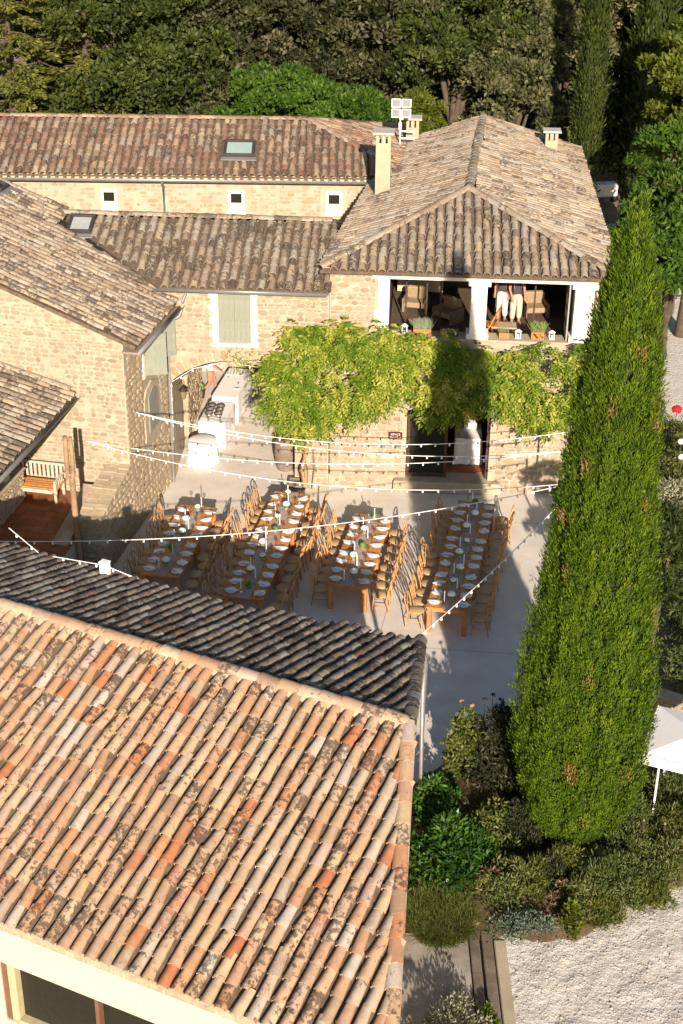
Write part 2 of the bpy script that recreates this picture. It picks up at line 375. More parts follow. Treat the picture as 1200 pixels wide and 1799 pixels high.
def masonry(root, wall, O, U, s0, s1, z0, z1, kind='wall', rowh=(.08, .18), wr=(.12, .38), dep=(.012, .03), holes=(), top=None, limit=300, gap=.024, keep=1.0, extra=()):
    U = Vector(U).normalized(); Nout = Vector((U.y, -U.x, 0)); items = list(extra); z = z0; f1, f2 = random.uniform(.5, .9), random.random()*6
    while z < z1-.05:
        h = random.uniform(*rowh)
        if z+h > z1: h = z1-z
        iv = [(s0, s1)]
        for a, b, c, d in holes:
            if d > z+.02 and c < z+h-.02:
                nv = []
                for p, q in iv:
                    if b <= p or a >= q: nv.append((p, q)); continue
                    if a > p: nv.append((p, a))
                    if b < q: nv.append((b, q))
                iv = nv
        for p, q in iv:
            s = p
            while s < q-.06:
                wd = random.uniform(*wr)*(.7 if h < .14 else 1.1)
                if q-(s+wd) < .1: wd = q-s
                zz = z+h/2+.02*math.sin(f1*3*s+f2)+random.gauss(0, .008); hh = h-gap*random.uniform(.6, 1.3)+random.gauss(0, .012)
                if random.random() < keep and (top is None or zz+hh/2+.03 < top(s+wd/2)):
                    items.append((smat(O, U, Nout, s+wd/2, zz, max(.05, wd-gap*random.uniform(.6, 1.4)), max(.045, hh), random.uniform(*dep), random.gauss(0, .03)), random.randrange(9)))
                s += wd
        z += h
    W = rmat(root); sc = []
    for k, (m, ti) in enumerate(items):
        u, v, zz = view(W @ Vector(m[:3, 3])); ok = 0 < u < 1200 and 0 < v < 1799
        sc.append((0 if ok else 1, -np.linalg.norm(m[:3, 0])*np.linalg.norm(m[:3, 2])/zz**2, k))
    order = [k for *_, k in sorted(sc)]
    for k in order[:limit]: m, ti = items[k]; inst('stone', stone_me(kind, ti), wall, Matrix([list(r) for r in m]))
    if len(order) > limit: joined_stones([items[k] for k in order[limit:]], kind, wall)
def gutter(root, A, B, r=.075, name='gutter', mat=None):
    A, B = Vector(A), Vector(B); d = (B-A).normalized(); x = d.cross(Vector((0, 0, 1))).normalized(); n = 8; mb = MB(); vs = []
    for p in (A, B):
        for rr in (r, r-.01):
            vs += [p + x*rr*math.cos(math.pi+math.pi*k/n) + Vector((0, 0, rr*math.sin(math.pi+math.pi*k/n))) for k in range(n+1)]
    m = n+1; fs = []
    for k in range(n): fs += [(k, k+1, 2*m+k+1, 2*m+k), (m+k, 3*m+k, 3*m+k+1, m+k+1), (k, m+k, m+k+1, k+1), (2*m+k, 2*m+k+1, 3*m+k+1, 3*m+k)]
    mb.add(vs, fs, True)
    for p, q in ((0, m), (n, m+n)): mb.add([vs[p], vs[q], vs[q+2*m], vs[p+2*m]], [(0, 1, 2, 3)])
    return mb.build(name, mat or M_ZINC, root)

# ------------------------------------------------------------------ ground
def sheet(name, poly, z, mat, kind='structure', sub=None):
    mb = MB(); mb.add([(x, y, z) for x, y in poly], [tuple(range(len(poly)))]); o = mb.build(name, mat); o['kind'] = kind; return o
def groundmat(name, c, c2, sc, bs, bsc, dist=.02, spots=None):
    m, t, b = newmat(name); v = rndvec(t, None)
    col = mix(t, ramp(t, noise(t, v, sc, 8, .65), [(.35, (0, 0, 0)), (.65, (1, 1, 1))]), c, c2)
    col = mix(t, 1., col, ramp(t, noise(t, v, 60, 4, .8), [(.3, (.86, .86, .86)), (.7, (1.08, 1.08, 1.08))]), 'MULTIPLY')
    if spots:
        col = mix(t, math_(t, 'MULTIPLY', ramp(t, noise(t, v, 1.6, 9, .7), [(.60, (0, 0, 0)), (.72, (1, 1, 1))]), .5), col, spots)
    t.links.new(col, b.inputs['Base Color']); b.inputs['Roughness'].default_value = .9; b.inputs['Specular IOR Level'].default_value = .15
    h = math_(t, 'ADD', noise(t, v, bsc, 6, .65), math_(t, 'MULTIPLY', noise(t, v, bsc*7, 3, .6), .25)); bump(t, b, h, bs, dist); return m
M_SOIL = groundmat('dry_soil', (.20, .15, .10), (.30, .24, .17), .8, .6, 9)
M_CONC = groundmat('courtyard_concrete', (.57, .52, .45), (.68, .63, .555), 1.1, .45, 6, .014, (.40, .355, .29))
M_GRAV = groundmat('pale_gravel', (.58, .545, .495), (.69, .655, .605), 2.0, .9, 9, .08)
M_TERFL = groundmat('terracotta_floor', (.25, .095, .045), (.33, .13, .06), 2, .3, 10, .01)
sheet('ground', [(-300, -100), (300, -100), (300, 500), (-300, 500)], -.03, M_SOIL)
sheet('courtyard', [(-6.9, 24.0), (1.6, 25.2), (2.9, 26.6), (4.3, 26.2), (6.6, 27.5), (7.0, 40.2), (-2.6, 49.5), (-8, 49.5)], 0, M_CONC)
# pale gravel forecourt at the bottom right, and the sunlit track beyond the cypress
g = np.random.default_rng(5); nx, ny = 90, 90; V = []; F = []
xs = np.linspace(2.9, 11, nx); ys = np.linspace(14, 23.5, ny)
def vnoise(x, y, f, seed):
    gx = np.random.default_rng(seed).random((256, 256)); x = x*f; y = y*f; xi = np.floor(x).astype(int); yi = np.floor(y).astype(int); fx = x-xi; fy = y-yi
    fx = fx*fx*(3-2*fx); fy = fy*fy*(3-2*fy); a = gx[xi % 256, yi % 256]; b = gx[(xi+1) % 256, yi % 256]; c = gx[xi % 256, (yi+1) % 256]; d = gx[(xi+1) % 256, (yi+1) % 256]
    return a*(1-fx)*(1-fy)+b*fx*(1-fy)+c*(1-fx)*fy+d*fx*fy
XX, YY = np.meshgrid(np.linspace(2.95, 10.5, 200), np.linspace(15, 23.2, 200))
rx, ry = XX*.9-YY*.44, XX*.44+YY*.9
ZZ = .004+.026*vnoise(rx*1.3, ry*.8, 4.2, 1)+.018*vnoise(rx, ry*.7, 9, 2)+.016*np.sin(rx*7+2*vnoise(XX, YY, .9, 3))*vnoise(XX, YY, 1.1, 4)
idx = np.arange(200*200).reshape(200, 200)
F = np.stack([idx[:-1, :-1], idx[:-1, 1:], idx[1:, 1:], idx[1:, :-1]], -1).reshape(-1, 4)
o = npmesh('gravel_forecourt', np.stack([XX, YY, ZZ], -1).reshape(-1, 3), F, M_GRAV, smooth=True); o['kind'] = 'structure'
# loose stones lying on it
gs = np.random.default_rng(8); nS = 9000; sx = gs.uniform(3.2, 8.5, nS); sy = gs.uniform(15.5, 22.4, nS); jx = np.clip(((sx-2.95)/7.55*199).round().astype(int), 0, 199); jy = np.clip(((sy-15)/8.2*199).round().astype(int), 0, 199)
oc = np.array([(1, 0, 0), (0, 1, 0), (-1, 0, 0), (0, -1, 0), (0, 0, .7)]); sz = gs.uniform(.009, .024, nS)*np.where(gs.random(nS) < .06, 1.7, 1)
pv_ = oc[None]*sz[:, None, None]*gs.uniform(.7, 1.3, (nS, 5, 1))+np.stack([sx, sy, ZZ[jy, jx]+.002], 1)[:, None]
fb = np.array([(0, 1, 4), (1, 2, 4), (2, 3, 4), (3, 0, 4)]); ob = npmesh('gravel_stones', pv_.reshape(-1, 3), (np.arange(nS)[:, None, None]*5+fb[None]).reshape(-1, 3), None or stonemat('pebble', even([(.45, .41, .36), (.62, .58, .53), (.52, .48, .42), (.66, .63, .58)]), 'attr', .2), fattr=np.repeat(gs.random(nS), 4)); ob['kind'] = 'stuff'; ob['label'] = 'loose pale gravel stones on the forecourt'; ob['category'] = 'gravel'
bed = [(1.25, 20.75), (3.3, 20.62), (4.5, 20.55), (5.1, 21.1), (5.6, 21.6), (6.7, 22.1), (9.5, 23.3), (10.5, 28.0), (6.7, 27.6), (4.3, 26.2), (2.95, 26.5), (1.95, 25.5), (1.7, 23.5)]
mb = MB(); nb_ = len(bed); cb = (4.4, 23.6); vs = [(x, y, -.01) for x, y in bed]+[(x+(cb[0]-x)*.06, y+(cb[1]-y)*.06, .075+.02*random.random()) for x, y in bed]+[(*cb, .12)]
mb.add(vs, [(i, (i+1) % nb_, nb_+(i+1) % nb_, nb_+i) for i in range(nb_)]+[(nb_+i, nb_+(i+1) % nb_, 2*nb_) for i in range(nb_)], True)
M_MULCH = groundmat('leaf_litter', (.085, .055, .03), (.16, .11, .065), 3, .9, 25, .03)
tag(mb.build('planting_bed', M_MULCH), kind='structure')
sheet('gravel_track', [(7.3, 40.5), (9.5, 40), (40, 38), (40, 66), (9.0, 66), (7.4, 50)], -.012, M_GRAV)
jm = simple('joint', (.30, .26, .21), .9, .1)
for a, b in (((.55, 28.5), (1.9, 36.5)), ((3.3, 36.9), (3.75, 38.9)), ((-5.6, 37.6), (6.6, 37.0)), ((-1.9, 37.5), (-1.75, 39.3)), ((1.6, 30.6), (6.5, 30.1))):
    d = Vector((b[0]-a[0], b[1]-a[1], 0)).normalized(); x = Vector((d.y, -d.x, 0))*.008
    mb = MB(); mb.add([(a[0]-x.x, a[1]-x.y, .004), (a[0]+x.x, a[1]+x.y, .004), (b[0]+x.x, b[1]+x.y, .004), (b[0]-x.x, b[1]-x.y, .004)], [(0, 1, 2, 3)])
    tag(mb.build('paving_joint', jm), kind='structure')

# ------------------------------------------------------------------ gatehouse wing with the archway (facade frame: x along, y away from the viewer)
FA = (-5.06, 39.57, 0); FR = -math.atan2(.67, 11.11)
gate = thing('gatehouse', 'stone gatehouse wing with wide arched passage and closed grey-green shutters', 'building', FA, FR)
aR = 2.66; ac = (1.87, 1.22)
arch = [(3.67, -.02), (3.67, 3.16)] + [(ac[0]+aR*math.sin(t), ac[1]+aR*math.cos(t)) for t in np.linspace(R(42), R(-42), 15)] + [(.06, 3.16), (.06, -.02)]
front = [(4.66, -.02), (4.66, 6.15), (-.02, 6.15), (-.02, -.02)]
mb = MB(); mb.prism([(-.02, -.02), (.06, -.02)] + arch[::-1][1:-1] + [(3.67, -.02), (4.66, -.02), (4.66, 6.15), (-.02, 6.15)], 0, .55, lambda x, y, t: Vector((x, t, y)))
gw = mb.build('wall', M_MORTAR, gate)
holes = [(1.30, 2.62, 4.30, 6.0)]
for k in range(14):
    za = k*.29; hw = [1.81+.3] if za+.29 < 3.0 else [0]
    if za < 3.05: holes.append((-.1, 3.70, za, za+.29))
    else:
        q = (aR+.36)**2-max(0, za-ac[1])**2
        if q > 0: holes.append((ac[0]-math.sqrt(q), ac[0]+math.sqrt(q), za, za+.29))
vous = []
for k in range(19):
    t = R(-41+82*k/18); rr = aR+.17
    vous.append((smat((0, 0, 0), (1, 0, 0), (0, -1, 0), ac[0]+rr*math.sin(t), ac[1]+rr*math.cos(t), .18, random.uniform(.26, .34), .035, -t), random.randrange(9)))
masonry(gate, gw, (0, 0, 0), (1, 0, 0), 0, 4.64, 0, 6.1, holes=holes, extra=vous, keep=.9, dep=(.010, .026))
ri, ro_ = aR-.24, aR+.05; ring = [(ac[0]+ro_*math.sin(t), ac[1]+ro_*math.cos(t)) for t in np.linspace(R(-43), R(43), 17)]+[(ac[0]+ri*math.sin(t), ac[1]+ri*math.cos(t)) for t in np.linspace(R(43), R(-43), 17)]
MB().prism(ring, .56, .80, lambda x, y, t: Vector((x, t, y))).build('inner_arch', simple('arch_shadow_black', (.035, .026, .018), .8, .3), gate)  # added ring; the shadow under the arch is put into its near-black colour
# passage: side walls, back piers and ceiling
p = MB(); p.box(-.5, .0, .56, 2.2, 0, 3.9).box(-.5, .02, 3.0, 5.8, 0, 3.9).box(-.5, .0, 2.2, 3.0, 2.6, 3.9)
MB().box(-.45, -.40, 2.2, 3.0, 0, 2.6).build('side_door', M_BLACKIN, gate)
MB().box(3.72, 4.2, .56, 5.8, 0, 3.9).build('passage_wall', M_MORTAR, gate)
pw = p.build('passage_wall', M_MORTAR, gate)
masonry(gate, pw, (0.02, 3.0, 0), (0, 1, 0), 0.02, 2.8, 0, 3.7, 'rough', keep=.9, limit=60)
MB().box(-.5, 4.2, .56, 5.8, 4.0, 4.1).build('passage_ceiling', M_BLACKIN, gate)
MB().box(-.5, 4.64, 5.3, 5.8, 4.1, 6.1).build('rear_wall', M_MORTAR, gate)
MB().box(-.46, .0, .56, 5.3, 4.1, 6.1).build('side_wall', M_MORTAR, gate)
r = Roof(gate)
r.slope((-3.7, -.35, 6.16), (1, 0, 0), (0, 1, .33), [(3.62, 0), (8.36, 0), (8.36, 3.22), (.25, 3.22)], 'old', pitch=.265, exp=.36, skip=[(.5, 1.42, 1.95, 3.3)])
r.slope((5.0, 5.85, 6.16), (-1, 0, 0), (0, -1, .33), [(0.36, 0), (8.5, 0), (8.5, 3.2), (.36, 3.2)], 'old', pans=False)
r.line((-3.4, 2.72, 7.22), (4.5, 2.72, 7.22), 'old', lift=.05)
# the last columns at the right-hand verge are newer, paler tiles
gro = r.finish()
gutter(gate, (-.25, -.43, 6.12), (4.62, -.43, 6.12), .07)
MB().box(-.02, 4.64, -.30, .0, 6.03, 6.14).build('eaves_course', M_MORTAR_PALE, gate)
# shuttered window with white quoined surround
wn = MB()
for k in range(8):
    e = .10 if k % 2 else .0
    wn.bev(1.36-e, 1.52, -.045, -.004, 4.44+k*.19, 4.44+(k+1)*.19-.006, .004); wn.bev(2.44, 2.60+e*.4, -.045, -.004, 4.44+k*.19, 4.44+(k+1)*.19-.006, .004)
wn.bev(1.30, 2.64, -.05, -.004, 5.965, 6.02, .004).bev(1.28, 2.66, -.09, -.004, 4.34, 4.43, .01)
win = wn.build('window_surround', M_WHITE, gate)
for a, b in ((1.53, 1.978), (1.984, 2.43)):
    sh = MB().box(a, b, -.03, -.006, 4.45, 5.94).build('shutter', M_SHUTTER, gate)
    me = MB().bev(0, .142, -.014, 0, 4.46, 5.93, .004).mesh('shutter_board', M_SHUTTER)
    for k in range(3): inst('board', me, sh, loc=(a+.004+k*.149, -.031, 0))
# ivy sprig handled with the wisteria; iron lanterns on the passage wall
def lantern_iron(label, loc, rz):
    t = thing('wall_lantern', label, 'lantern', loc, rz, None)
    b = MB(); b.tube([(0, 0, .0), (0, -.10, .10), (0, -.22, .12), (0, -.26, .05), (0, -.24, .0)], .012, 6); b.build('bracket', M_RUST, t)
    MB().lathe([(.02, .0), (.14, -.10), (.15, -.12), (.03, -.115)], 6, (0, -.24, 0), False).build('cap', M_RUST, t)
    MB().lathe([(.125, -.12), (.07, -.36), (.02, -.40)], 6, (0, -.24, 0), False).build('glass_body', simple('amber_glass', (.22, .17, .10), .2, .1, spec=.5), t)
    return t
W = Matrix.Translation(FA) @ Matrix.Rotation(FR, 4, 'Z')
lantern_iron('ornate iron lantern on the stone pier just inside the archway', W @ Vector((.05, 3.4, 2.75)), FR+R(60))
lantern_iron('small iron lantern nearest the arch corner and downpipe', W @ Vector((.03, 1.2, 2.55)), FR+R(60))

# ------------------------------------------------------------------ loggia house
log = thing('loggia_house', 'stone house with white-pillared open loggia above a vine-covered wall', 'building', W @ Vector((4.67, 0, 0)), FR)
o_ = 4.67                                         # local x = s - o_
mb = MB(); mb.prism([(x-o_, z) for x, z in ((4.67, -.02), (12.15, -.02), (12.15, 4.74), (6.32, 4.74), (6.32, 6.78), (4.67, 6.78))], 0, .5, lambda x, y, t: Vector((x, t, y)))
mb2 = MB(); f = lambda x, y, t: Vector((x-o_, t, y))
mb2.prism([(4.67, -.02), (6.94, -.02), (6.94, 2.56), (9.36, 2.56), (9.36, -.02), (12.15, -.02), (12.15, 4.72), (6.32, 4.72), (6.32, 6.78), (4.67, 6.78)], 0, .5, f)
lw = mb2.build('wall', M_MORTAR, log)
masonry(log, lw, (-o_, 0, 0), (1, 0, 0), 4.68, 12.15, 0, 6.76, holes=[(6.80, 9.5, 0, 2.7), (5.95, 12.2, 4.6, 6.8)], keep=.93, dep=(.010, .028))
# dressed jambs of the ground-floor doorway and its step
jm_ = MB()
for k in range(7):
    for a, b in ((6.74+.05*(k % 2), 6.938), (9.362, 9.56-.05*(k % 2))): jm_.bev(a-o_, b-o_, -.035, .0, .38+k*.31, .38+(k+1)*.31-.012, .006)
jm_.build('door_jamb', M_MORTAR_PALE, log)
MB().bev(6.6-o_, 9.75-o_, -.25, .5, 0, .36, .03).build('door_step', M_MORTAR_PALE, log)
MB().box(6.5-o_, 11.9-o_, .52, 4.6, .30, .38).build('room_floor', M_TERFL, log)
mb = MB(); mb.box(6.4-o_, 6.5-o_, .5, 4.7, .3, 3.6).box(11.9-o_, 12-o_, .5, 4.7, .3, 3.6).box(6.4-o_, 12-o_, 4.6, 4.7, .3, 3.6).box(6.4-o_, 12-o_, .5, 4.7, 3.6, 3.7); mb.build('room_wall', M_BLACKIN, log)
dl = MB(); dl.bev(6.96-o_, 7.04-o_, .1, .18, .38, 2.54, .01).bev(8.06-o_, 8.14-o_, .1, .18, .38, 2.54, .01).bev(7.04-o_, 8.06-o_, .1, .18, .38, .5, .01).bev(7.04-o_, 8.06-o_, .1, .18, 2.42, 2.54, .01)
dl.bev(9.28-o_, 9.35-o_, .1, .18, .38, 2.54, .01)
d_ = dl.build('glazed_door', simple('door_frame', (.07, .04, .028), .5, .2), log)
MB().box(7.04-o_, 8.06-o_, .13, .14, .5, 2.42).build('pane', M_GLASS, d_)
d2 = MB(); d2.bev(0, .05, 0, 1.0, .38, 2.5, .01).build('open_door_leaf', simple('door_leaf', (.11, .06, .035), .5, .2), log); d2.location = (7.06-o_, .2, 0)
# loggia: sill, pillars, lintel
MB().bev(6.3-o_, 12.15-o_, -.06, .55, 4.725, 4.80, .012).build('loggia_sill', M_MORTAR_PALE, log)
for a, b, nm in ((8.60, 9.04, 1), (11.46, 11.98, 1)):
    q = MB(); q.bev(a-o_, b-o_, .0, .44, 4.80, 6.36, .012); q.bev(a-.09-o_, b+.09-o_, -.06, .5, 4.803, 4.95, .012); q.bev(a-.09-o_, b+.09-o_, -.06, .5, 6.36, 6.485, .012); q.build('pillar', M_WHITE, log)
q = MB(); q.bev(6.02-o_, 6.33-o_, -.03, .49, 4.95, 6.49, .012).bev(5.92-o_, 6.33-o_, -.032, .49, 5.35, 5.55, .012).bev(6.1-o_, 6.33-o_, -.034, .49, 4.81, 5.06, .012); q.build('white_jamb', M_WHITE, log)
MB().bev(5.84-o_, 12.06-o_, -.035, .47, 6.49, 6.79, .012).build('lintel', M_WHITE, log)
# loggia room
MB().box(6.32-o_, 12.0-o_, .5, 5.2, 4.42, 4.5).build('loggia_floor', simple('loggia_boards', (.12, .085, .06), .7, .2), log)
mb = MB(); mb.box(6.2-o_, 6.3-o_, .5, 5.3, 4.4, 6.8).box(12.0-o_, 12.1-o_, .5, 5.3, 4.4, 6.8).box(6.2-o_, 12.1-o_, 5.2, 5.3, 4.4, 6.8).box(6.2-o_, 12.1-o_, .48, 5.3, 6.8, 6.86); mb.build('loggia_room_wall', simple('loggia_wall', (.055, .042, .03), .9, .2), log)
pf = MB()
for x in (6.75, 7.35, 7.75, 9.35, 10.45): pf.bev(x-o_, x+.045-o_, 1.55, 1.6, 4.5, 6.78, .005)
pf.bev(6.6-o_, 11.4-o_, 1.55, 1.6, 6.1, 6.15, .005)
pf.build('screen_frame', M_RUST, log)
g_ = MB(); g_.bev(11.30-o_, 11.34-o_, .1, .9, 4.8, 6.45, .005)
gl = g_.build('glazed_side_panel', simple('grey_panel', (.30, .30, .29), .3, .1), log)
for k in range(4): MB().box(11.285-o_, 11.30-o_, .08, .9, 4.80+k*.42, 4.83+k*.42).build('glazing_bar', M_RUST, gl)
# side and rear walls
MB().box(12.15-.5-o_, 12.15-o_, .5, 13.4, 0, 6.75).build('side_wall', M_MORTAR, log)
MB().prism([(4.67-o_, .5), (5.1-o_, .5), (6.75-o_, 13.4), (6.3-o_, 13.4)], 0, 6.75, lambda x, y, t: Vector((x, y, t))).build('side_wall', M_MORTAR, log); MB().box(6.8-o_, 11.65-o_, 13.0, 13.4, 0, 6.75).build('rear_wall', M_MORTAR, log)
r = Roof(log)
sl = .3; zE = 6.82; zR = 8.06; half = 4.05; run = half*math.sqrt(1+sl*sl); E0, E1 = 4.42-o_, 12.52-o_
r.slope((E0, -.42, zE), (1, 0, 0), (0, 1, sl), [(0, 0), (8.1, 0), (4.05, run)], 'hip', pitch=.262, exp=.36)
dep_ = 14.0
r.slope((E1, -.42, zE), (0, 1, 0), (-1, 0, sl), [(0, 0), (dep_, 0), (dep_, 3.595), (4.05, run)], 'hip', pitch=.262, exp=.36)
r.slope((E0+1.61, dep_-.42, zE), (-.1142, -.9935, 0), (.9935, -.1142, .341), [(0, 0), (14.09, 0), (9.607, 3.761), (-.348, 3.198)], 'hip', pitch=.262, exp=.36)
A_ = Vector((E0+4.05, -.42+4.05, zE+sl*4.05))
r.line(A_, (E0+4.657, dep_-.42, zE+1.033), 'hip', lift=.06)
r.line((E0, -.42, zE+.02), A_, 'hip', lift=.06); r.line((E1, -.42, zE+.02), A_, 'hip', lift=.06)
lro = r.finish()
rp = MB(); rp.add([(E0, -.3, zE-.14), (E1, -.3, zE-.14), (E1, .0, zE-.04), (E0, .0, zE-.04)], [(0, 1, 2, 3)])
MB().box(E0+.1, E1-.1, -.30, .0, 6.79, 6.86).build('eaves_course', M_MORTAR_PALE, log)
# gable end closing the back of the roof
MB().prism([(E0+1.9, 6.7), (E1-.3, 6.7), (E0+4.657, zE+.88)], dep_-.75, dep_-.5, lambda x, y, t: Vector((x, t, y))).build('rear_gable', M_MORTAR, log)
M_STACK = simple('chimney_render', (.40, .33, .225), .9, .14, 3, .3, 30, dirt=(.27, .215, .14))
def chimney(label, root, loc, w_, d_x, h, capw=.1):
    t = thing('chimney', label, 'chimney', root @ Vector(loc), FR)
    mb = MB(); mb.bev(-w_/2, w_/2, -d_x/2, d_x/2, -.3, h-.34, .015); st = mb.build('stack', M_STACK, t)
    mb = MB()
    for sx in (-1, 1):
        for sy in (-1, 1): mb.box(sx*(w_/2-.05)-.05, sx*(w_/2-.05)+.05, sy*(d_x/2-.05)-.05, sy*(d_x/2-.05)+.05, h-.34, h-.09)
    mb.box(-.06, .06, -d_x/2, d_x/2, h-.34, h-.09); mb.build('vent_pier', M_STACK, t)
    MB().box(-w_/2+.02, w_/2-.02, -d_x/2+.02, d_x/2-.02, h-.34, h-.325).build('flue_mouth', M_BLACKIN, t)
    m = Matrix.Rotation(R(-14), 4, 'X'); MB().bev(-w_/2-capw, w_/2+capw, -d_x/2-capw, d_x/2+capw, h-.07, h-.0, .012).build('cap_slab', simple('cap_concrete', (.45, .41, .36), .9, .1, 8, .3), t)
    MB().bev(-w_/2-.05, w_/2+.05, -d_x/2-.05, d_x/2+.05, -.12, .02, .01, Matrix.Rotation(R(0), 4, 'X')).build('lead_flashing', M_ZINC, t)
    return t
WL = rmat(log)
chimney('tall cream chimney standing where the two roofs meet', WL, (5.85-o_, 6.4, 7.08), .46, .5, 1.95)
chimney('short cream chimney with slab cap beside the floodlight mast', WL, (6.62-o_, 13.0, 7.10), .44, .42, .85)
chimney('small chimney at the far right edge of the large hip roof', WL, (11.4-o_, 12.0, 7.12), .42, .36, .75)
# floodlight mast
t = thing('floodlight_mast', 'white mast with four square floodlights behind the tall chimney', 'floodlight', WL @ Vector((6.2-o_, 12.2, 6.98)), FR)
MB().tube([(0, 0, -.2), (0, 0, 1.35)], .028, 8).build('mast', M_METALW, t)
MB().bev(-.03, .52, -.02, .02, .38, .43, .004).bev(-.03, .52, -.02, .02, .62, .67, .004).bev(-.05, .05, -.05, .05, .7, .95, .01).bev(-.03, .1, -.07, .03, 1.05, 1.3, .01).build('bracket', M_METALW, t)
for i, (x, z) in enumerate(((-.15, 1.62), (.2, 1.62), (-.15, 1.28), (.2, 1.28))):
    m = Matrix.Translation((x, -.12, z)) @ Matrix.Rotation(R(-20), 4, 'X')
    l_ = MB().bev(-.16, .16, -.03, .05, -.15, .15, .012, m).build('lamp_head', M_METALW, t)
    MB().box(-.13, .13, -.036, -.031, -.12, .12, m).build('lens', simple('lens_grey', (.16, .16, .15), .2, .3, 40), l_)

# ------------------------------------------------------------------ long far house
far = thing('far_house', 'long far stone house with reddish tiled roof and three small white windows', 'building', (-18, 48, 0), 0)
L_ = 19.9
mb = MB(); mb.box(0, L_, 0, .5, 0, 6.88).box(0, .5, .5, 7, 0, 6.88).box(L_-.5, L_, .5, 7, 0, 6.88).box(.5, L_-.5, 6.5, 7, 0, 6.88); fw = mb.build('wall', M_MORTAR_PALE, far)
masonry(far, fw, (0, 0, 0), (1, 0, 0), 6.0, L_, 4.9, 6.76, rowh=(.1, .18), wr=(.14, .4), dep=(.004, .012), kind='faint', holes=[(9.75, 10.65, 5.6, 6.5), (13.95, 14.85, 5.6, 6.5), (17.2, 18.05, 5.6, 6.5)], keep=.55)
for x in (10.2, 14.4, 17.63):
    q = MB(); q.box(x-.27, x-.18, -.05, .0, 5.70, 6.42).box(x+.18, x+.27, -.05, .0, 5.70, 6.42).box(x-.18, x+.18, -.05, .0, 6.33, 6.42).box(x-.18, x+.18, -.05, .0, 5.70, 5.79); wn = q.build('window', M_WHITE, far)
    MB().box(x-.18, x+.18, -.012, -.003, 5.79, 6.33).build('pane', M_GLASS, wn)
    MB().box(x-.18, x+.18, -.017, -.013, 5.80, 5.97+.06*random.random()).build('blind', simple('cream_blind', (.5, .45, .38), .9), wn)
    MB().bev(x-.32, x+.32, -.08, .0, 5.63, 5.70, .01).build('sill', M_WHITE, wn)
r = Roof(far); sl = .29; rl = 3.5*math.sqrt(1+sl*sl)
r.slope((0, -.32, 6.98), (1, 0, 0), (0, 1, sl), [(2, 0), (L_+.3, 0), (L_-3.2, rl), (2, rl)], 'far', pitch=.262, exp=.36, skip=[(13.85, 15.05, .85, 2.25)])
r.slope((L_+.3, -.32, 6.98), (0, 1, 0), (-1, 0, sl), [(0, 0), (7.0, 0), (3.5, rl)], 'far', pitch=.262, exp=.36)
r.slope((L_+.3, 6.68, 6.98), (-1, 0, 0), (0, -1, sl), [(0, 0), (L_, 0), (L_, rl), (3.5, rl)], 'far', pans=False)
zr_ = 6.98+sl*3.5
r.line((2, 3.18, zr_), (L_-3.2, 3.18, zr_), 'far', lift=.05); r.line((L_+.3, -.32, 6.98), (L_-3.2, 3.18, zr_), 'far', lift=.05); r.line((L_+.3, 6.6, 6.98), (L_-3.2, 3.18, zr_), 'far', lift=.05)
fro = r.finish()
# scalloped eaves of half-round tile ends
sc_ = MB()
for k in range(int((L_-4)/.262)):
    x = 4+k*.262; sc_.tube([(x, -.30, 6.92), (x, .0, 6.94)], .085, 8)
tag(sc_.build('genoise_tiles', simple('genoise', (.50, .40, .26), .9, .15, 8), far), kind='stuff')
MB().box(0, L_, -.16, .0, 6.76, 6.86).build('cornice_band', M_MORTAR_PALE, far)
gutter(far, (3.0, -.42, 6.86), (L_+.2, -.42, 6.86), .075)
MB().tube([(12.02, -.42, 6.79), (12.02, -.30, 6.66), (12.02, -.08, 6.56), (12.02, -.08, 4.2)], .045, 8).build('downpipe', M_ZINC, far)
def skylight(label, root, O, U, V, wd, ht, glassmat):
    U, V = Vector(U).normalized(), Vector(V).normalized(); Nn = U.cross(V); m3 = Matrix((U, V, Nn)).transposed().to_4x4(); m3.translation = Vector(O)
    t = thing('skylight', label, 'skylight'); t.matrix_world = root @ m3
    q = MB(); q.bev(0, wd, 0, .09, .0, .19, .01).bev(0, wd, ht-.09, ht, .0, .19, .01).bev(0, .09, .09, ht-.09, .0, .19, .01).bev(wd-.09, wd, .09, ht-.09, .0, .19, .01); q.build('frame', M_SKYFRAME, t)
    MB().box(.09, wd-.09, .09, ht-.09, .10, .12).build('pane', glassmat, t)
    MB().bev(-.08, wd+.08, -.2, .0, .07, .10, .008).build('apron_flashing', M_ZINC, t)
    return t
skylight('skylight with pale green glass in the long far roof', Matrix.Translation((-18, 48, 0)), (13.95, -.32+1.05/math.sqrt(1+sl*sl), 6.98+1.05*sl/math.sqrt(1+sl*sl)), (1, 0, 0), (0, 1, sl), 1.02, .98, M_SKYGLASS)
skylight('dark-framed skylight beside the valley of the gatehouse roof', rmat(gate), (-3.12, 1.78, 6.16+.33*2.13), (1, 0, 0), (0, 1, .33), .74, .86, simple('blind_glass', (.36, .37, .37), .15, .1, spec=.6))

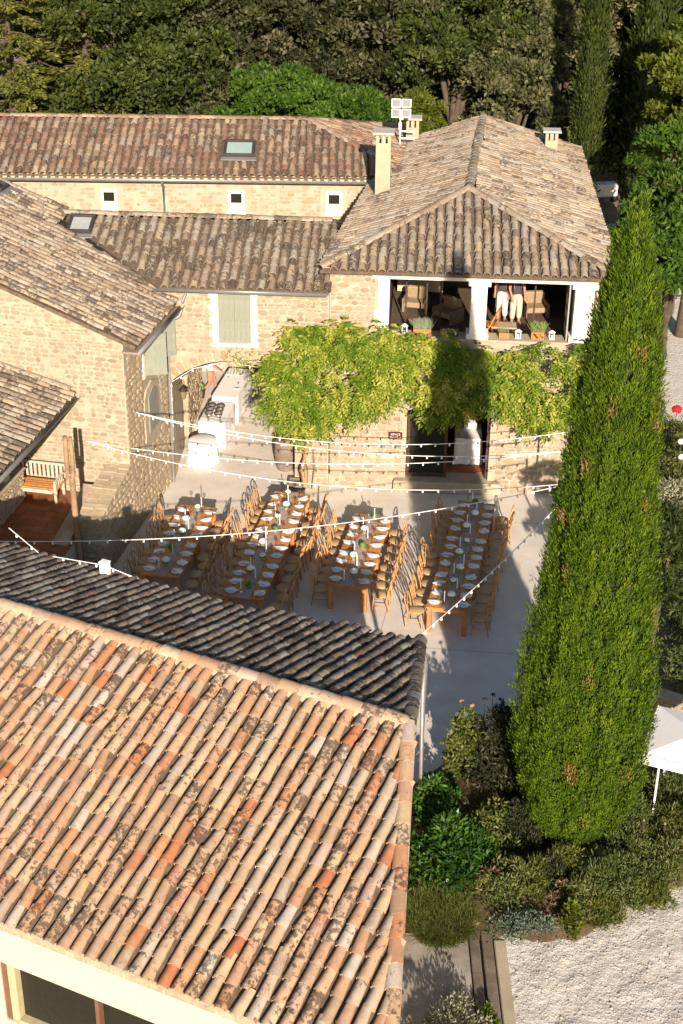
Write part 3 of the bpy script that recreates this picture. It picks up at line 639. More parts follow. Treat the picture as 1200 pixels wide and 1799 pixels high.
# ------------------------------------------------------------------ left stone house
LH = (-5.77, 36.14, 0); LR = -math.atan2(.203, .979)
lh = thing('stone_house', 'stone house with broad lichened roof and gable wall at the left', 'building', LH, LR)
slL = .381
ztop = lambda x: 5.74 - .381*x            # x <= 0 to the left
mb = MB(); mb.prism([(-9, -.02), (0, -.02), (0, 5.72), (-9, 5.72+.381*9)], 0, .5, lambda x, y, t: Vector((x, t, y))); lgw = mb.build('gable_wall', M_MORTAR_PALE, lh)
masonry(lh, lgw, (0, 0, 0), (1, 0, 0), -5.5, -.03, 1.1, 8.0, top=lambda s: ztop(s)-.05, rowh=(.08, .17), wr=(.12, .36), dep=(.006, .02), keep=.86)
mb = MB(); mb.box(-.5, 0, .5, 3.45, -.02, 5.72); lsw = mb.build('side_wall', M_MORTAR, lh)
masonry(lh, lsw, (0.0, 0, 0), (0, 1, 0), .0, 3.43, 0, 5.65, 'rough', rowh=(.12, .24), wr=(.16, .42), dep=(.02, .05), holes=[(1.25, 2.65, 2.1, 3.85), (.0, .2, 4.9, 5.7)], gap=.016)
r = Roof(lh); O = Vector((.42, -.16, 5.93-.381*.02)); rl = math.sqrt(1+slL*slL)
r.slope((.42, -.16, 5.70), (0, 1, 0), (-1, 0, slL), [(0, 0), (3.55, 0), (4.75, 4.2), (6.1, 4.45), (6.05, 9.5), (0, 9.5)], 'old', pitch=.235, exp=.33, jit=1.5, drop=.01, skip=[(5.0, 5.75, 5.95, 6.8)])
lhro = r.finish()
# valley: orange tiles and mortar where this roof meets the gatehouse roof
vm = MB(); Va, Vb = Vector((.25, 3.55, 5.70)), Vector((-4.0, 4.72, 7.25))
for k in range(15):
    a = Va.lerp(Vb, k/15); b = Va.lerp(Vb, (k+1.05)/15); vm.tube([a+Vector((0, 0, .03)), b+Vector((0, 0, .05))], [.09+.03*random.random(), .07], 7)
vm.build('valley_tiles', simple('valley_tile', (.48, .27, .15), .9, .25, 4, .4), lh)
gutter(lh, (.50, -.15, 5.52), (.50, 3.55, 5.52), .075)
MB().box(.0, .42, -.10, 3.5, 5.44, 5.50).build('soffit', simple('soffit_wood', (.25, .20, .15), .8, .2), lh)
MB().tube([(.50, 3.5, 5.45), (.46, 3.40, 5.25), (.12, 3.36, 5.05), (.08, 3.34, 4.8), (.08, 3.34, .02)], .05, 8).build('downpipe', M_ZINC, lh)
MB().tube([(.52, 3.62, 6.05), (.60, 3.60, 5.85), (.56, 3.52, 5.72), (.52, 3.5, 5.60)], .045, 8).build('gutter_outlet', M_ZINC, lh)
# shutters on the side wall: two tall leaves standing open under the eaves, and the closed arched pair lower down
def shutter_leaf(name, parent, pts, m, nb=3, th=.04):
    sh = MB().prism(pts, 0, th, lambda x, y, t: m @ Vector((x, t, y))).build(name, M_SHUTTER, parent)
    xs = [p[0] for p in pts]; x0, x1 = min(xs), max(xs); w_ = (x1-x0)/nb; zt = max(p[1] for p in pts); zb = min(p[1] for p in pts)
    for k in range(nb):
        xa, xb = x0+k*w_+.004, x0+(k+1)*w_-.004
        za = np.interp((xa, xb), sorted([p[0] for p in pts if p[1] > (zt+zb)/2]), [p[1] for p in sorted(pts) if p[1] > (zt+zb)/2])
        MB().prism([(xa, zb+.01), (xb, zb+.01), (xb, za[1]-.01), (xa, za[0]-.01)], -.012, -.001, lambda x, y, t: m @ Vector((x, t, y))).build('board', M_SHUTTER, sh)
    return sh
mo = Matrix.Translation((.03, 1.55, 0)) @ Matrix.Rotation(R(24), 4, 'Z')
shutter_leaf('open_shutter', lh, [(0, 4.15), (.60, 4.15), (.60, 5.38), (0, 5.20)], mo, 4)
mo = Matrix.Translation((.12, 2.75, 0)) @ Matrix.Rotation(R(40), 4, 'Z')
shutter_leaf('open_shutter', lh, [(0, 4.22), (.42, 4.22), (.42, 5.42), (0, 5.38)], mo, 3)
MB().box(.0, .02, 1.62, 2.70, 4.2, 5.40).build('window_pane', M_GLASS, lh)
MB().bev(.0, .05, 1.35, 1.50, 4.1, 5.42, .008).build('window_jamb', M_WHITE, lh)
fr_ = MB(); fr_.prism([(1.30, 2.2), (2.60, 2.2), (2.60, 3.45), (2.40, 3.72), (1.95, 3.85), (1.50, 3.72), (1.30, 3.45)], 0, .045, lambda x, y, t: Vector((t, x, y))); fr_.build('window_surround', M_MORTAR_PALE, lh)
for a, b, ps in ((1.56, 1.95, 0), (1.955, 2.34, 1)):
    pts = [(a, 2.42), (b, 2.42), (b, 3.68 if not ps else 3.50), (a, 3.50 if not ps else 3.68)]
    MB().prism(pts, .05, .085, lambda x, y, t: Vector((t, x, y))).build('arched_shutter', M_SHUTTER, lh)
for y0, h0 in ((.95, 1.15), (.35, .8)): MB().box(.0, .012, y0, y0+.10, .35, .35+h0).build('drain_slit', M_BLACKIN, lh)

# low walls, terrace and pier in front of the gable
ter = thing('terrace', 'raised terracotta terrace in front of the left gable wall', 'terrace', LH, LR)
MB().box(-6.0, -.62, -6.5, -.01, -.02, 1.15).build('terrace_block', M_MORTAR, ter)
tl = MB().box(-6.0, -.62, -6.5, -.01, 1.155, 1.165).build('floor', M_TERFL, ter)
me_ = MB().bev(0, .292, 0, .292, 0, .012, .004).mesh('floor_tile', simple('floor_tile', (.30, .115, .05), .75, .2, 6, .2, how='obj'))
for i in range(10):
    for j in range(11): inst('tile', me_, tl, loc=(-3.75+i*.3, -3.4+j*.3, 1.166))
lo = thing('retaining_wall', 'thick rough stone retaining wall below the left gable corner', 'wall', LH, LR)
mb = MB(); mb.prism([(-.02, -.02), (-.02, 2.12), (-1.2, 1.95), (-2.4, 1.66), (-2.4, -.02)], -.62, -.005, lambda x, y, t: Vector((t, x, y))); lo_w = mb.build('core', M_MORTAR, lo)
masonry(lo, lo_w, (0, 0, 0), (0, 1, 0), -2.38, -.02, 0, 2.1, 'rough', rowh=(.12, .24), wr=(.16, .42), dep=(.02, .05), top=lambda s: 2.16+.2*s if s > -1.2 else 1.95+.24*(s+1.2), limit=200)
masonry(lo, lo_w, (0, -2.4, 0), (1, 0, 0), -.62, -.0, 0, 1.64, 'rough', dep=(.03, .06), limit=60)
zt_ = lambda q: 2.12+.145*q if q > -1.2 else 1.95+.24*(q+1.2)
for k in range(12):                                # uneven flat stones along the top
    x0 = -.04-k*.195; x1 = x0-.185-.01*random.random(); xm = -.34+random.uniform(-.12, .12)
    for ya, yb in ((-.66, xm-.008), (xm+.008, .03)):
        h0 = random.uniform(.0, .055); j = lambda: random.uniform(-.012, .012)
        MB().prism([(x0, zt_(x0)-.08), (x0+j(), zt_(x0)+.01+h0), (x1+j(), zt_(x1)+.01+h0+j()), (x1, zt_(x1)-.08)], ya+j(), yb+j(), lambda x, y, t: Vector((t, x, y))).build('coping_stone', SM['rough'][0], lo)
rb = thing('rubble_buttress', 'sloping rubble stub wall behind the debarked post', 'wall', LH, LR)
mb = MB(); mb.prism([(-.6, 1.1), (-.6, 1.75), (-1.6, 1.45), (-3.0, 1.22), (-3.0, 1.1)], -1.15, -.72, lambda x, y, t: Vector((t, x, y))); rbw = mb.build('core', M_MORTAR, rb)
masonry(rb, rbw, (-.72, 0, 0), (0, 1, 0), -2.9, -.7, 1.17, 1.7, 'rough', top=lambda s: 1.9+.28*s, limit=50)
its = MB()
pr = thing('pier_wall', 'stone pier wall at the left edge carrying a cream column', 'wall', LH, LR)
mb = MB(); mb.box(-4.6, -2.82, -2.6, -.72, 1.16, 2.02); prw = mb.build('core', M_MORTAR, pr)
masonry(pr, prw, (-2.82, 0, 0), (0, 1, 0), -2.58, -.74, 1.17, 2.0, 'rough', dep=(.02, .05), limit=80)
masonry(pr, prw, (0, -2.6, 0), (1, 0, 0), -4.6, -2.85, 1.17, 2.0, 'rough', dep=(.02, .05), limit=80)
MB().bev(-4.6, -2.76, -2.66, -.66, 2.022, 2.10, .02).build('coping', M_MORTAR_PALE, pr)

# annex with low roof at the left edge
an = thing('annex', 'low lean-to with lichened tiles over the terrace, left edge', 'building', LH, LR)
r = Roof(an); sa = .27; O = (-1.42, -7.6, 4.14)
r.slope(O, (0, 1, 0), (-1, 0, sa), [(0, 0), (7.55, 0), (7.55, 4.2), (0, 4.2)], 'old', pitch=.25, exp=.34, jit=1.4)
r.line((-1.5, -.10, 4.28), (-5.2, -.10, 5.28), 'old', up=(0, 0, 1), lift=.0, scale=.8)
r.finish()
gutter(an, (-1.33, -7.6, 4.08), (-1.33, -.05, 4.08), .07)
MB().box(-1.66, -1.50, -7.5, -.03, 3.86, 4.04).build('eaves_beam', simple('beam', (.30, .25, .19), .8, .2), an)
MB().bev(-3.15, -2.87, -1.75, -1.47, 2.11, 4.25, .015).build('column', M_CREAM, an)
MB().box(-5.5, -5.2, -7.5, -.03, 1.16, 5.0).build('rear_wall', M_MORTAR_PALE, an)
# bench on the terrace
be = thing('bench', 'honey wooden slatted bench against the left gable wall', 'bench', rmat(lh) @ Vector((-2.95, -.55, 1.18)), LR)
sm_ = MB().bev(-1.05, 1.15, 0, .105, .40, .44, .008).mesh('slat', M_WOOD)
for k in range(5): inst('seat_slat', sm_, be, loc=(0, -.33+k*.12, 0))
for k in range(17): MB().bev(-.98+k*.125, -.93+k*.125, .28, .32, .46, .86, .006).build('back_slat', M_CREAM, be)
MB().bev(-1.05, 1.15, .27, .33, .86, .92, .008).build('top_rail', M_CREAM, be)
MB().bev(-1.05, 1.15, -.36, -.33, .30, .40, .008).build('front_rail', M_CREAM, be)
for x in (-1.02, 1.08):
    for y in (-.3, .28): MB().bev(x-.03, x+.03, y-.03, y+.03, 0, .62 if y < 0 else .46, .006).build('leg', M_CREAM, be)
    MB().bev(x-.03, x+.03, -.33, .31, .62, .67, .008).build('arm_rest', M_CREAM, be)
    for k in range(4): MB().box(x-.012, x+.012, -.18+k*.12, -.15+k*.12, .44, .62).build('arm_slat', M_CREAM, be)
# tall debarked post
po = thing('wooden_post', 'tall debarked wooden post tied in two lengths by the terrace', 'post', (-6.86, 33.68, 0))
MB().tube([(0.02, 0, 0), (.0, 0, 1.2), (-.02, 0, 2.4), (-.03, .01, 3.3)], [.085, .08, .08, .075], 9).build('lower_pole', M_POST, po)
MB().tube([(-.10, -.09, 3.0), (-.10, -.10, 3.6), (-.09, -.10, 4.2)], [.06, .07, .06], 9).build('upper_pole', M_POST, po)
MB().tube([(.04, -.12, 3.05), (.05, -.12, 3.6), (.04, -.11, 4.18)], [.05, .055, .05], 8).build('upper_pole', M_POST, po)
MB().tube([((.12*math.cos(a))-.03, .12*math.sin(a)-.06, 3.15) for a in np.linspace(0, 6.28, 13)], .018, 5).build('rope', M_GAUZE, po)

skylight('small dark hatch at the left edge of the lichened roof', rmat(lh), (.42-5.75, 4.95, 5.70+.381*5.75), (0, 1, 0), (-1, 0, slL), .55, .5, M_GLASS)

# ------------------------------------------------------------------ near house (foreground roof)
NH = (-6.49, 24.03, 0); NR = R(-25.32)
nh = thing('near_house', 'foreground house with sunlit patchwork tile roof and cream eaves wall', 'building', NH, NR)
r = Roof(nh, M_MORTAR_PALE)
k_ = math.sqrt(1+.09)
r.slope((-4, -5.5, 3.45), (1, 0, 0), (0, 1, .3), [(0, 0), (14.62, 0), (12.52, 5.5*k_), (0, 5.5*k_)], 'near', pitch=.252, exp=.385, jit=1.25)
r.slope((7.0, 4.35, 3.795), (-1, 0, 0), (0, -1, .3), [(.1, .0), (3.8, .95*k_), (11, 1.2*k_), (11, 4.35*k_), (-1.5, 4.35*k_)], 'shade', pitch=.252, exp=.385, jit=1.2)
nrm = Vector((0, -.287, .958)); nrf = Vector((0, .287, .958))
r.line((10.62, -5.5, 3.47), (8.50, -.05, 5.12), 'near', up=nrm, lift=.035, scale=.86)
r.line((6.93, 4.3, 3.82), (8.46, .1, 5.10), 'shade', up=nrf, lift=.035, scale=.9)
r.line((-4, 0, 5.12), (8.45, 0, 5.12), 'near', lift=.045, scale=1.05)
nro = r.finish()
# mortar bed under the ridge and along the verge
MB().prism([(-.17, 5.02), (.17, 5.02), (.10, 5.15), (-.10, 5.15)], -4, 8.5, lambda x, y, t: Vector((t, x, y))).build('ridge_mortar', M_MORTAR_PALE, nh)
vb = MB(); vb.add([(10.74, -5.5, 3.30), (8.62, 0, 4.95), (8.62, 0, 5.13), (10.74, -5.5, 3.50), (10.58, -5.5, 3.30), (8.46, 0, 4.95), (8.46, 0, 5.13), (10.58, -5.5, 3.50)], [(0, 1, 2, 3), (7, 6, 5, 4), (0, 3, 7, 4), (1, 5, 6, 2), (3, 2, 6, 7), (0, 4, 5, 1)])
vb.add([(8.62, 0, 4.95), (7.03, 4.3, 3.64), (7.03, 4.3, 3.82), (8.62, 0, 5.13), (8.46, 0, 4.95), (6.87, 4.3, 3.64), (6.87, 4.3, 3.82), (8.46, 0, 5.13)], [(0, 1, 2, 3), (7, 6, 5, 4), (3, 2, 6, 7), (0, 4, 5, 1)])
vb.build('verge_mortar', M_MORTAR_PALE, nh)
# wavy mortar course under the eaves tiles
n_ = 230; vs = []; fs = []
for i in range(n_+1):
    x = 2.0+i*8.6/n_; wv = .05*math.cos(2*math.pi*(x+4-.106)/.252)
    vs += [(x, -5.44, 3.20), (x, -5.50+.012*random.random(), 3.27+.01*random.random()), (x, -5.47+.012*random.random(), 3.385+wv*.7), (x, -5.3, 3.44+wv*.4)]
for i in range(n_):
    for k in range(3): fs.append((i*4+k, i*4+k+1, i*4+5+k, i*4+4+k)[::-1])
mb = MB(); mb.add(vs, fs, False); mb.build('eaves_mortar', simple('eaves_mortar', (.36, .295, .20), .95, .2, 5, .9, 22, dirt=(.25, .20, .13)), nh)
xe = lambda y: 8.38-.385*y
mb = MB(); mb.prism([(2.0, 2.44), (xe(-5.3), 2.44), (xe(-5.3), 3.24), (2.0, 3.24)], -5.40, -5.0, lambda x, y, t: Vector((x, t, y))); mb.build('lintel_band', simple('cream_beam', (.50, .45, .365), .85, .05, 2, .15, 30), nh)
mb = MB(); mb.box(-4, 3.72, -5.36, -5.0, -.02, 2.44).box(3.72, xe(-5.3), -5.36, -5.0, -.02, 1.10).box(-4, 2.0, -5.36, -5.0, 2.44, 3.4).box(9.4, xe(-5.3), -5.36, -5.0, 1.1, 2.44); mb.build('front_wall', M_CREAM, nh)
mb = MB(); mb.prism([(xe(-5.0), -5.0), (xe(3.9), 3.9), (xe(3.9)-.4, 3.9), (xe(-5.0)-.4, -5.0)], -.02, 3.5, lambda x, y, t: Vector((x, y, t)))
mb.prism([(-5.0, 3.5), (3.6, 3.5), (3.6, 3.75), (0, 4.9)], 0, .35, lambda x, y, t: Vector((xe(x)-t, x, y))); mb.build('end_wall', M_CREAM, nh)
mb = MB(); mb.box(-4, 6.6, 2.7, 3.0, -.02, 3.9); mb.build('rear_wall', M_CREAM, nh)
MB().box(-4, 9.8, -4.4, -4.3, 0, 3.2).build('room_partition', M_BLACKIN, nh)
bf_ = simple('brown_frame', (.16, .085, .055), .6, .15); wf = MB().bev(3.72, 3.82, -5.33, -5.10, 1.1, 2.44, .01).build('window_frame', bf_, nh)
for x in (5.50, 7.2): MB().bev(x, x+.07, -5.30, -5.12, 1.16, 2.44, .01).build('mullion', bf_, wf)
MB().bev(3.82, 3.97, -5.31, -5.10, 1.1, 2.44, .01).bev(3.97, 9.4, -5.34, -5.02, 1.02, 1.16, .015).build('pale_sill', simple('olive_paint', (.42, .37, .22), .7, .1), wf)
MB().box(3.97, 9.4, -5.18, -5.16, 1.16, 2.44).build('pane', M_GLASS, wf)
gutter(nh, (-2, 3.28, 3.95), (3.2, 3.50, 3.88), .07)
gutter(nh, (3.2, 3.50, 3.88), (6.9, 4.42, 3.62), .07)
W3 = rmat(nh)
MB().tube([(6.95, 4.42, 3.56), (7.10, 4.2, 3.35), (7.28, 3.7, 3.1), (7.30, 3.68, .02)], .055, 8).build('downpipe', M_ZINC, nh)
# white junction box of the lights on the far slope
jb = thing('junction_box', 'white weatherproof junction box on the shaded roof slope', 'box', W3 @ Vector((.30, 3.05, 4.20)), NR)
MB().bev(-.09, .09, -.07, .07, .05, .36, .015).build('case', M_METALW, jb); MB().bev(-.10, .10, -.08, .08, .36, .40, .008).build('lid', M_METALW, jb); MB().tube([(0, 0, -.15), (0, 0, .06)], .02, 6).build('stem', M_ZINC, jb)

# ------------------------------------------------------------------ long dining tables
def make_table():
    t = thing('dining_table', 'x', 'table', group='farm tables set end to end in four rows')
    for k in range(5): MB().bev(-.525+k*.21+.0015, -.525+(k+1)*.21-.0015, -.975, .975, .715, .76, .004).build('plank', M_WOOD, t)
    MB().box(-.47, .47, -.90, -.875, .61, .714).box(-.47, .47, .875, .90, .61, .714).box(-.47, -.445, -.875, .875, .61, .714).box(.445, .47, -.875, .875, .61, .714).build('apron', M_WOOD, t)
    me = MB().bev(-.055, .055, -.055, .055, 0, .714, .006).mesh('leg', M_WOOD)
    for sx in (-1, 1):
        for sy in (-1, 1): inst('leg', me, t, loc=(sx*.44, sy*.89, 0))
    return t
def make_chair():                                  # sitter faces +y
    t = thing('cross_back_chair', 'x', 'chair', group='cross-back chairs along the long tables')
    MB().lathe([(.0, .435), (.185, .435), (.20, .45), (.20, .462), (.185, .474), (.0, .468)], 14, (0, .0, 0)).build('seat', M_CANE, t)
    for sx in (-1, 1):
        MB().tube([(sx*.15, .14, .44), (sx*.17, .18, .0)], [.018, .014], 7).build('front_leg', M_CHAIR, t)
        MB().tube([(sx*.18, -.25, .0), (sx*.185, -.19, .44)], [.014, .019], 7).build('rear_leg', M_CHAIR, t)
    b = [(sx_, y_, z_) for sx_, y_, z_ in ((-.185, -.19, .44), (-.20, -.22, .62), (-.205, -.26, .76), (-.17, -.29, .87), (-.08, -.305, .915), (.08, -.305, .915), (.17, -.29, .87), (.205, -.26, .76), (.20, -.22, .62), (.185, -.19, .44))]
    MB().tube(b, .017, 7).build('back_bow', M_CHAIR, t)
    MB().tube([(-.16, -.19, .47), (0, -.235, .68), (.165, -.295, .86)], .011, 6).build('cross_slat', M_CHAIR, t)
    MB().tube([(.16, -.19, .47), (0, -.25, .68), (-.165, -.295, .86)], .011, 6).build('cross_slat', M_CHAIR, t)
    MB().tube([(-.162, .155, .20), (-.176, -.215, .20), (.176, -.215, .20), (.162, .155, .20)], .009, 6, closed=True).build('stretcher', M_CHAIR, t)
    return t
def make_plate():
    t = thing('plate', 'x', 'plate', group='place settings')
    MB().lathe([(.0, .003), (.10, .003), (.145, .018), (.147, .022), (.10, .010), (.0, .009)], 20).build('dinner_plate', M_PLATE, t)
    MB().lathe([(.0, .011), (.06, .011), (.10, .022), (.10, .026), (.06, .016), (.0, .016)], 18).build('side_plate', M_PLATE, t)
    return t
def napkin_mesh():
    mb = MB(); vs = []; fs = []; nx, ny = 9, 5
    for i in range(nx):
        for j in range(ny):
            u, v = i/(nx-1), j/(ny-1); wd = .055*(1-.75*abs(2*u-1)**1.5)
            vs.append(((u-.5)*.36, (v-.5)*2*wd, .03+.012*math.sin(v*9+u*5)*(1-abs(2*u-1))+.012*(1-abs(2*u-1))))
    for i in range(nx-1):
        for j in range(ny-1): fs.append((i*ny+j, (i+1)*ny+j, (i+1)*ny+j+1, i*ny+j+1))
    mb.add(vs, fs, True); b = [(x, y, z-.012) for x, y, z in vs]; mb.add(b, [f[::-1] for f in fs], True)
    return mb.mesh('napkin', M_CLOTH)
def glassmat():
    m, t, b = newmat('clear_glass'); tr = N(t, 'ShaderNodeBsdfTransparent'); tr.inputs[0].default_value = (.93, .93, .92, 1)
    g = N(t, 'ShaderNodeBsdfGlossy'); g.inputs['Roughness'].default_value = .08; ms = N(t, 'ShaderNodeMixShader')
    lw = N(t, 'ShaderNodeLayerWeight'); lw.inputs[0].default_value = .35; t.links.new(lw.outputs['Facing'], ms.inputs[0])
    t.links.new(tr.outputs[0], ms.inputs[1]); t.links.new(g.outputs[0], ms.inputs[2]); t.links.new(ms.outputs[0], t.nodes['Material Output'].inputs['Surface']); return m
M_CLEAR = glassmat()
glass_me = MB().lathe([(.034, .0), (.034, .004), (.005, .01), (.005, .09), (.03, .115), (.042, .15), (.038, .20), (.036, .20), (.040, .15), (.028, .118), (.0, .10)], 10).mesh('wine_glass', M_CLEAR)
nap_me = napkin_mesh()
def make_candle():
    t = thing('candlestick', 'x', 'candle', group='tall white candles on the tables')
    MB().lathe([(.045, 0), (.045, .01), (.012, .03), (.010, .08), (.022, .09), (.022, .11), (.0, .11)], 10).build('holder', M_CLEAR, t)
    MB().lathe([(.013, .10), (.012, .40), (.004, .41), (.0, .41)], 8).build('taper', M_WAX, t); return t
def blob(n, r, c, g_, flat=.8):                    # a head of petals: many small upturned discs
    mb = MB()
    for _ in range(n):
        d = Vector(g_.normal(size=3)); d.z = abs(d.z)*.9+.05; d.normalize(); p = Vector(c)+Vector((d.x*r, d.y*r, d.z*r*flat)); q = d.to_track_quat('Z', 'Y').to_matrix()
        s_ = r*.42*g_.uniform(.7, 1.2); k = 5; vs = [p+d*.01]+[p+q @ Vector((s_*math.cos(6.283*i/k), s_*math.sin(6.283*i/k), -.25*s_)) for i in range(k)]
        mb.add(vs, [(0, 1+i, 1+(i+1) % k) for i in range(k)], True)
    return mb
def make_vase(r_, n_, flower, tall=.16):
    g_ = np.random.default_rng(n_); t = thing('flower_vase', 'x', 'flowers', group='posies on the tables')
    MB().lathe([(.03, 0), (.05, .03), (.055, tall*.6), (.03, tall*.9), (.036, tall), (.026, tall), (.0, tall*.8)], 12).build('vase', M_POT, t)
    blob(46, r_, (0, 0, tall+.03), g_).build('flower_head', flower, t)
    blob(16, r_*1.05, (0, 0, tall-.01), g_, .4).build('foliage', M_GREENERY, t); return t
tbl0, ch0, pl0, ca0 = make_table(), make_chair(), make_plate(), make_candle()
va0 = make_vase(.10, 3, M_PETAL); vb0 = make_vase(.075, 5, M_PETAL, .12); vc0 = make_vase(.085, 7, M_GREENERY, .10)
used = set()
def place(proto, loc, rz, label):
    o = proto if proto.name not in used else copy_tree(proto); used.add(proto.name); o.location = loc; o.rotation_euler = (0, 0, rz); o['label'] = label; return o
def single(name, me, loc, rz, label, cat, group):
    o = inst(name, me, None, loc=loc, rz=rz); return tag(o, label, cat, group)
rows = [('leftmost', (-4.57, 32.87), (-4.03, 36.04), 2), ('second', (-2.39, 31.83), (-1.45, 36.96), 3), ('third', (.22, 32.48), (.84, 35.80), 2), ('rightmost', (2.69, 31.42), (3.735, 36.54), 3)]
p_, gp = .455, .585; Lt = 3*p_+gp
pos2 = {2: ['near', 'far'], 3: ['near', 'middle', 'far']}
rn = {'leftmost': 'leftmost table row', 'second': 'second table row', 'third': 'third table row', 'rightmost': 'rightmost table row'}
for ri, (nm, a, b, nt_) in enumerate(rows):
    a, b = Vector((*a, 0)), Vector((*b, 0)); d = (b-a).normalized(); x = Vector((d.y, -d.x, 0)); rz = math.atan2(d.y, d.x)-math.pi/2
    st = a-d*.29; g_ = np.random.default_rng(40+ri); Lr = nt_*Lt
    for k in range(nt_):
        c = st+d*(Lt*(k+.5)); place(tbl0, c, rz, f'honey wood farm table, {pos2[nt_][k]} one of the {rn[nm]}')
    # gauze runner, rippled, over the whole row
    n1, n2 = int(Lr*14), 7; vs = []; fs = []
    for i in range(n1+1):
        for j in range(n2+1):
            u = -.02+i/n1*(Lr+.04); v = (j/n2-.5)*(.30+.05*math.sin(u*3+ri)); vs.append(st+d*u+x*(v+.03*math.sin(u*2.3))+Vector((0, 0, .767+.010*(1+math.sin(u*23+j*1.7)*math.cos(j*2.1+u*5)))))
    for i in range(n1):
        for j in range(n2): q = i*(n2+1)+j; fs.append((q, q+1, q+n2+2, q+n2+1))
    mb = MB(); mb.add(vs, fs, True); mb.build('table_runner', M_GAUZE, None, f'taupe gauze runner down the middle of the {rn[nm]}', 'runner', 'gauze runners')
    for k in range(nt_*4):
        u = .29+(k//4)*Lt+(k % 4)*p_
        for sd_, sn in ((-1, 'left'), (1, 'right')):
            where = f'{ORD[k+1]} from the near end, {sn} side of the {rn[nm]}'
            cp = st+d*(u+g_.normal(0, .015))+x*sd_*(.76+g_.normal(0, .045)); place(ch0, cp, rz+sd_*math.pi/2+g_.normal(0, .11), f'wooden chair {where}')
            pp = st+d*(u+g_.normal(0, .012))+x*sd_*(.375+g_.normal(0, .01))+Vector((0, 0, .76)); place(pl0, pp, rz+g_.random()*6, f'white plate {where}')
            single('napkin', nap_me, pp+Vector((0, 0, .0)), rz+g_.normal(0, .5), f'folded napkin {where}', 'napkin', 'folded white napkins')
            gq = st+d*(u+.13+g_.normal(0, .02))+x*sd_*(.22+g_.normal(0, .02))+Vector((0, 0, .762)); single('wine_glass', glass_me, gq, 0, f'wine glass {where}', 'glass', 'wine glasses')
    n_c = nt_*3
    for k in range(n_c):
        u = .25+k*(Lr-.5)/(n_c-1)+g_.normal(0, .08); q = st+d*u+x*(.10*(1 if k % 2 else -1)+g_.normal(0, .02))+Vector((0, 0, .775)); place(ca0, q, 0, f'white taper candle, {ORD[k+1]} from the near end of the {rn[nm]}')
    n_v = nt_*3-1
    kinds = {0: 'acaab', 1: 'cabacbab', 2: 'aacac', 3: 'abaabaac'}[ri]
    for k in range(n_v):
        u = .42+k*(Lr-.75)/(n_v-1)+g_.normal(0, .06); q = st+d*u+x*(.06*(-1 if k % 2 else 1)+g_.normal(0, .02))+Vector((0, 0, .775)); kd = kinds[k]
        place({'a': va0, 'b': vb0, 'c': vc0}[kd], q, g_.random()*6, {'a': 'large white flower posy', 'b': 'small white flower posy', 'c': 'green leafy posy'}[kd]+f', {ORD[k+1]} vase from the near end of the {rn[nm]}')

# ------------------------------------------------------------------ cloth-covered tables, barrel and people in the archway
def cloth_box(name, label, loc, rz, lx, ly, h, group=None):
    o = thing(name, label, 'table', loc, rz, group); n = 40; g_ = np.random.default_rng(int(lx*100+ly*10))
    per = []
    for k in range(n):
        a = 2*math.pi*k/n; c, s_ = math.cos(a), math.sin(a); q = 1/max(abs(c), abs(s_)); per.append((c*q*lx/2, s_*q*ly/2))
    vs = []; fs = []
    for z, e in ((h, 0), (h-.03, .012), (h*.5, .03), (.02, .05)):
        for k, (x, y) in enumerate(per):
            f = 1+e*(1.2+1.3*math.sin(k*2.4+1.3*math.sin(k)))*(1 if e > .02 else .5); vs.append((x*f, y*f, z+(.0 if z > .1 else .01*math.sin(k*1.7))))
    for r_ in range(3):
        for k in range(n): fs.append((r_*n+k, (r_+1)*n+k, (r_+1)*n+(k+1) % n, r_*n+(k+1) % n))
    mb = MB(); mb.add(vs, fs, True); mb.add(vs[:n], [tuple(range(n))]); mb.build('tablecloth', M_CLOTH, o)
    mb = MB()
    for sx in (-1, 1):
        for sy in (-1, 1): mb.box(sx*lx*.42-.02, sx*lx*.42+.02, sy*ly*.42-.02, sy*ly*.42+.02, 0, h-.02)
    mb.build('leg', M_RUST, o); return o
W = Matrix.Translation(FA) @ Matrix.Rotation(FR, 4, 'Z')
t1 = thing('round_table', 'round table under a floor-length white cloth in front of the arch', 'table', W @ Vector((.72, 1.25, 0)), FR)
mb = MB(); vs = []; fs = []; n = 48
for z, r_, wv in ((.745, .0, 0), (.75, .40, 0), (.735, .43, 0), (.45, .455, .015), (.02, .50, .035)):
    for k in range(n): a = 2*math.pi*k/n; q = r_+wv*math.sin(k*2.2+math.sin(k*.9)*1.5); vs.append((q*math.cos(a), q*math.sin(a), z))
for r_ in range(4):
    for k in range(n): fs.append((r_*n+k, r_*n+(k+1) % n, (r_+1)*n+(k+1) % n, (r_+1)*n+k)[::-1])
mb.add(vs, fs, True); mb.build('tablecloth', M_CLOTH, t1); MB().lathe([(.2, 0), (.05, .05), (.05, .72), (.3, .735)], 12).build('pedestal', M_RUST, t1)
cloth_box('buffet_table', 'nearer white-clothed buffet table stacked with wire dishes', W @ Vector((.92, 3.05, 0)), FR-R(5), .80, 1.6, .88, 'buffet tables in the passage')
cloth_box('buffet_table', 'farther long white-clothed buffet table behind the wire dishes', W @ Vector((1.12, 5.35, 0)), FR-R(6), .80, 2.4, .92, 'buffet tables in the passage')
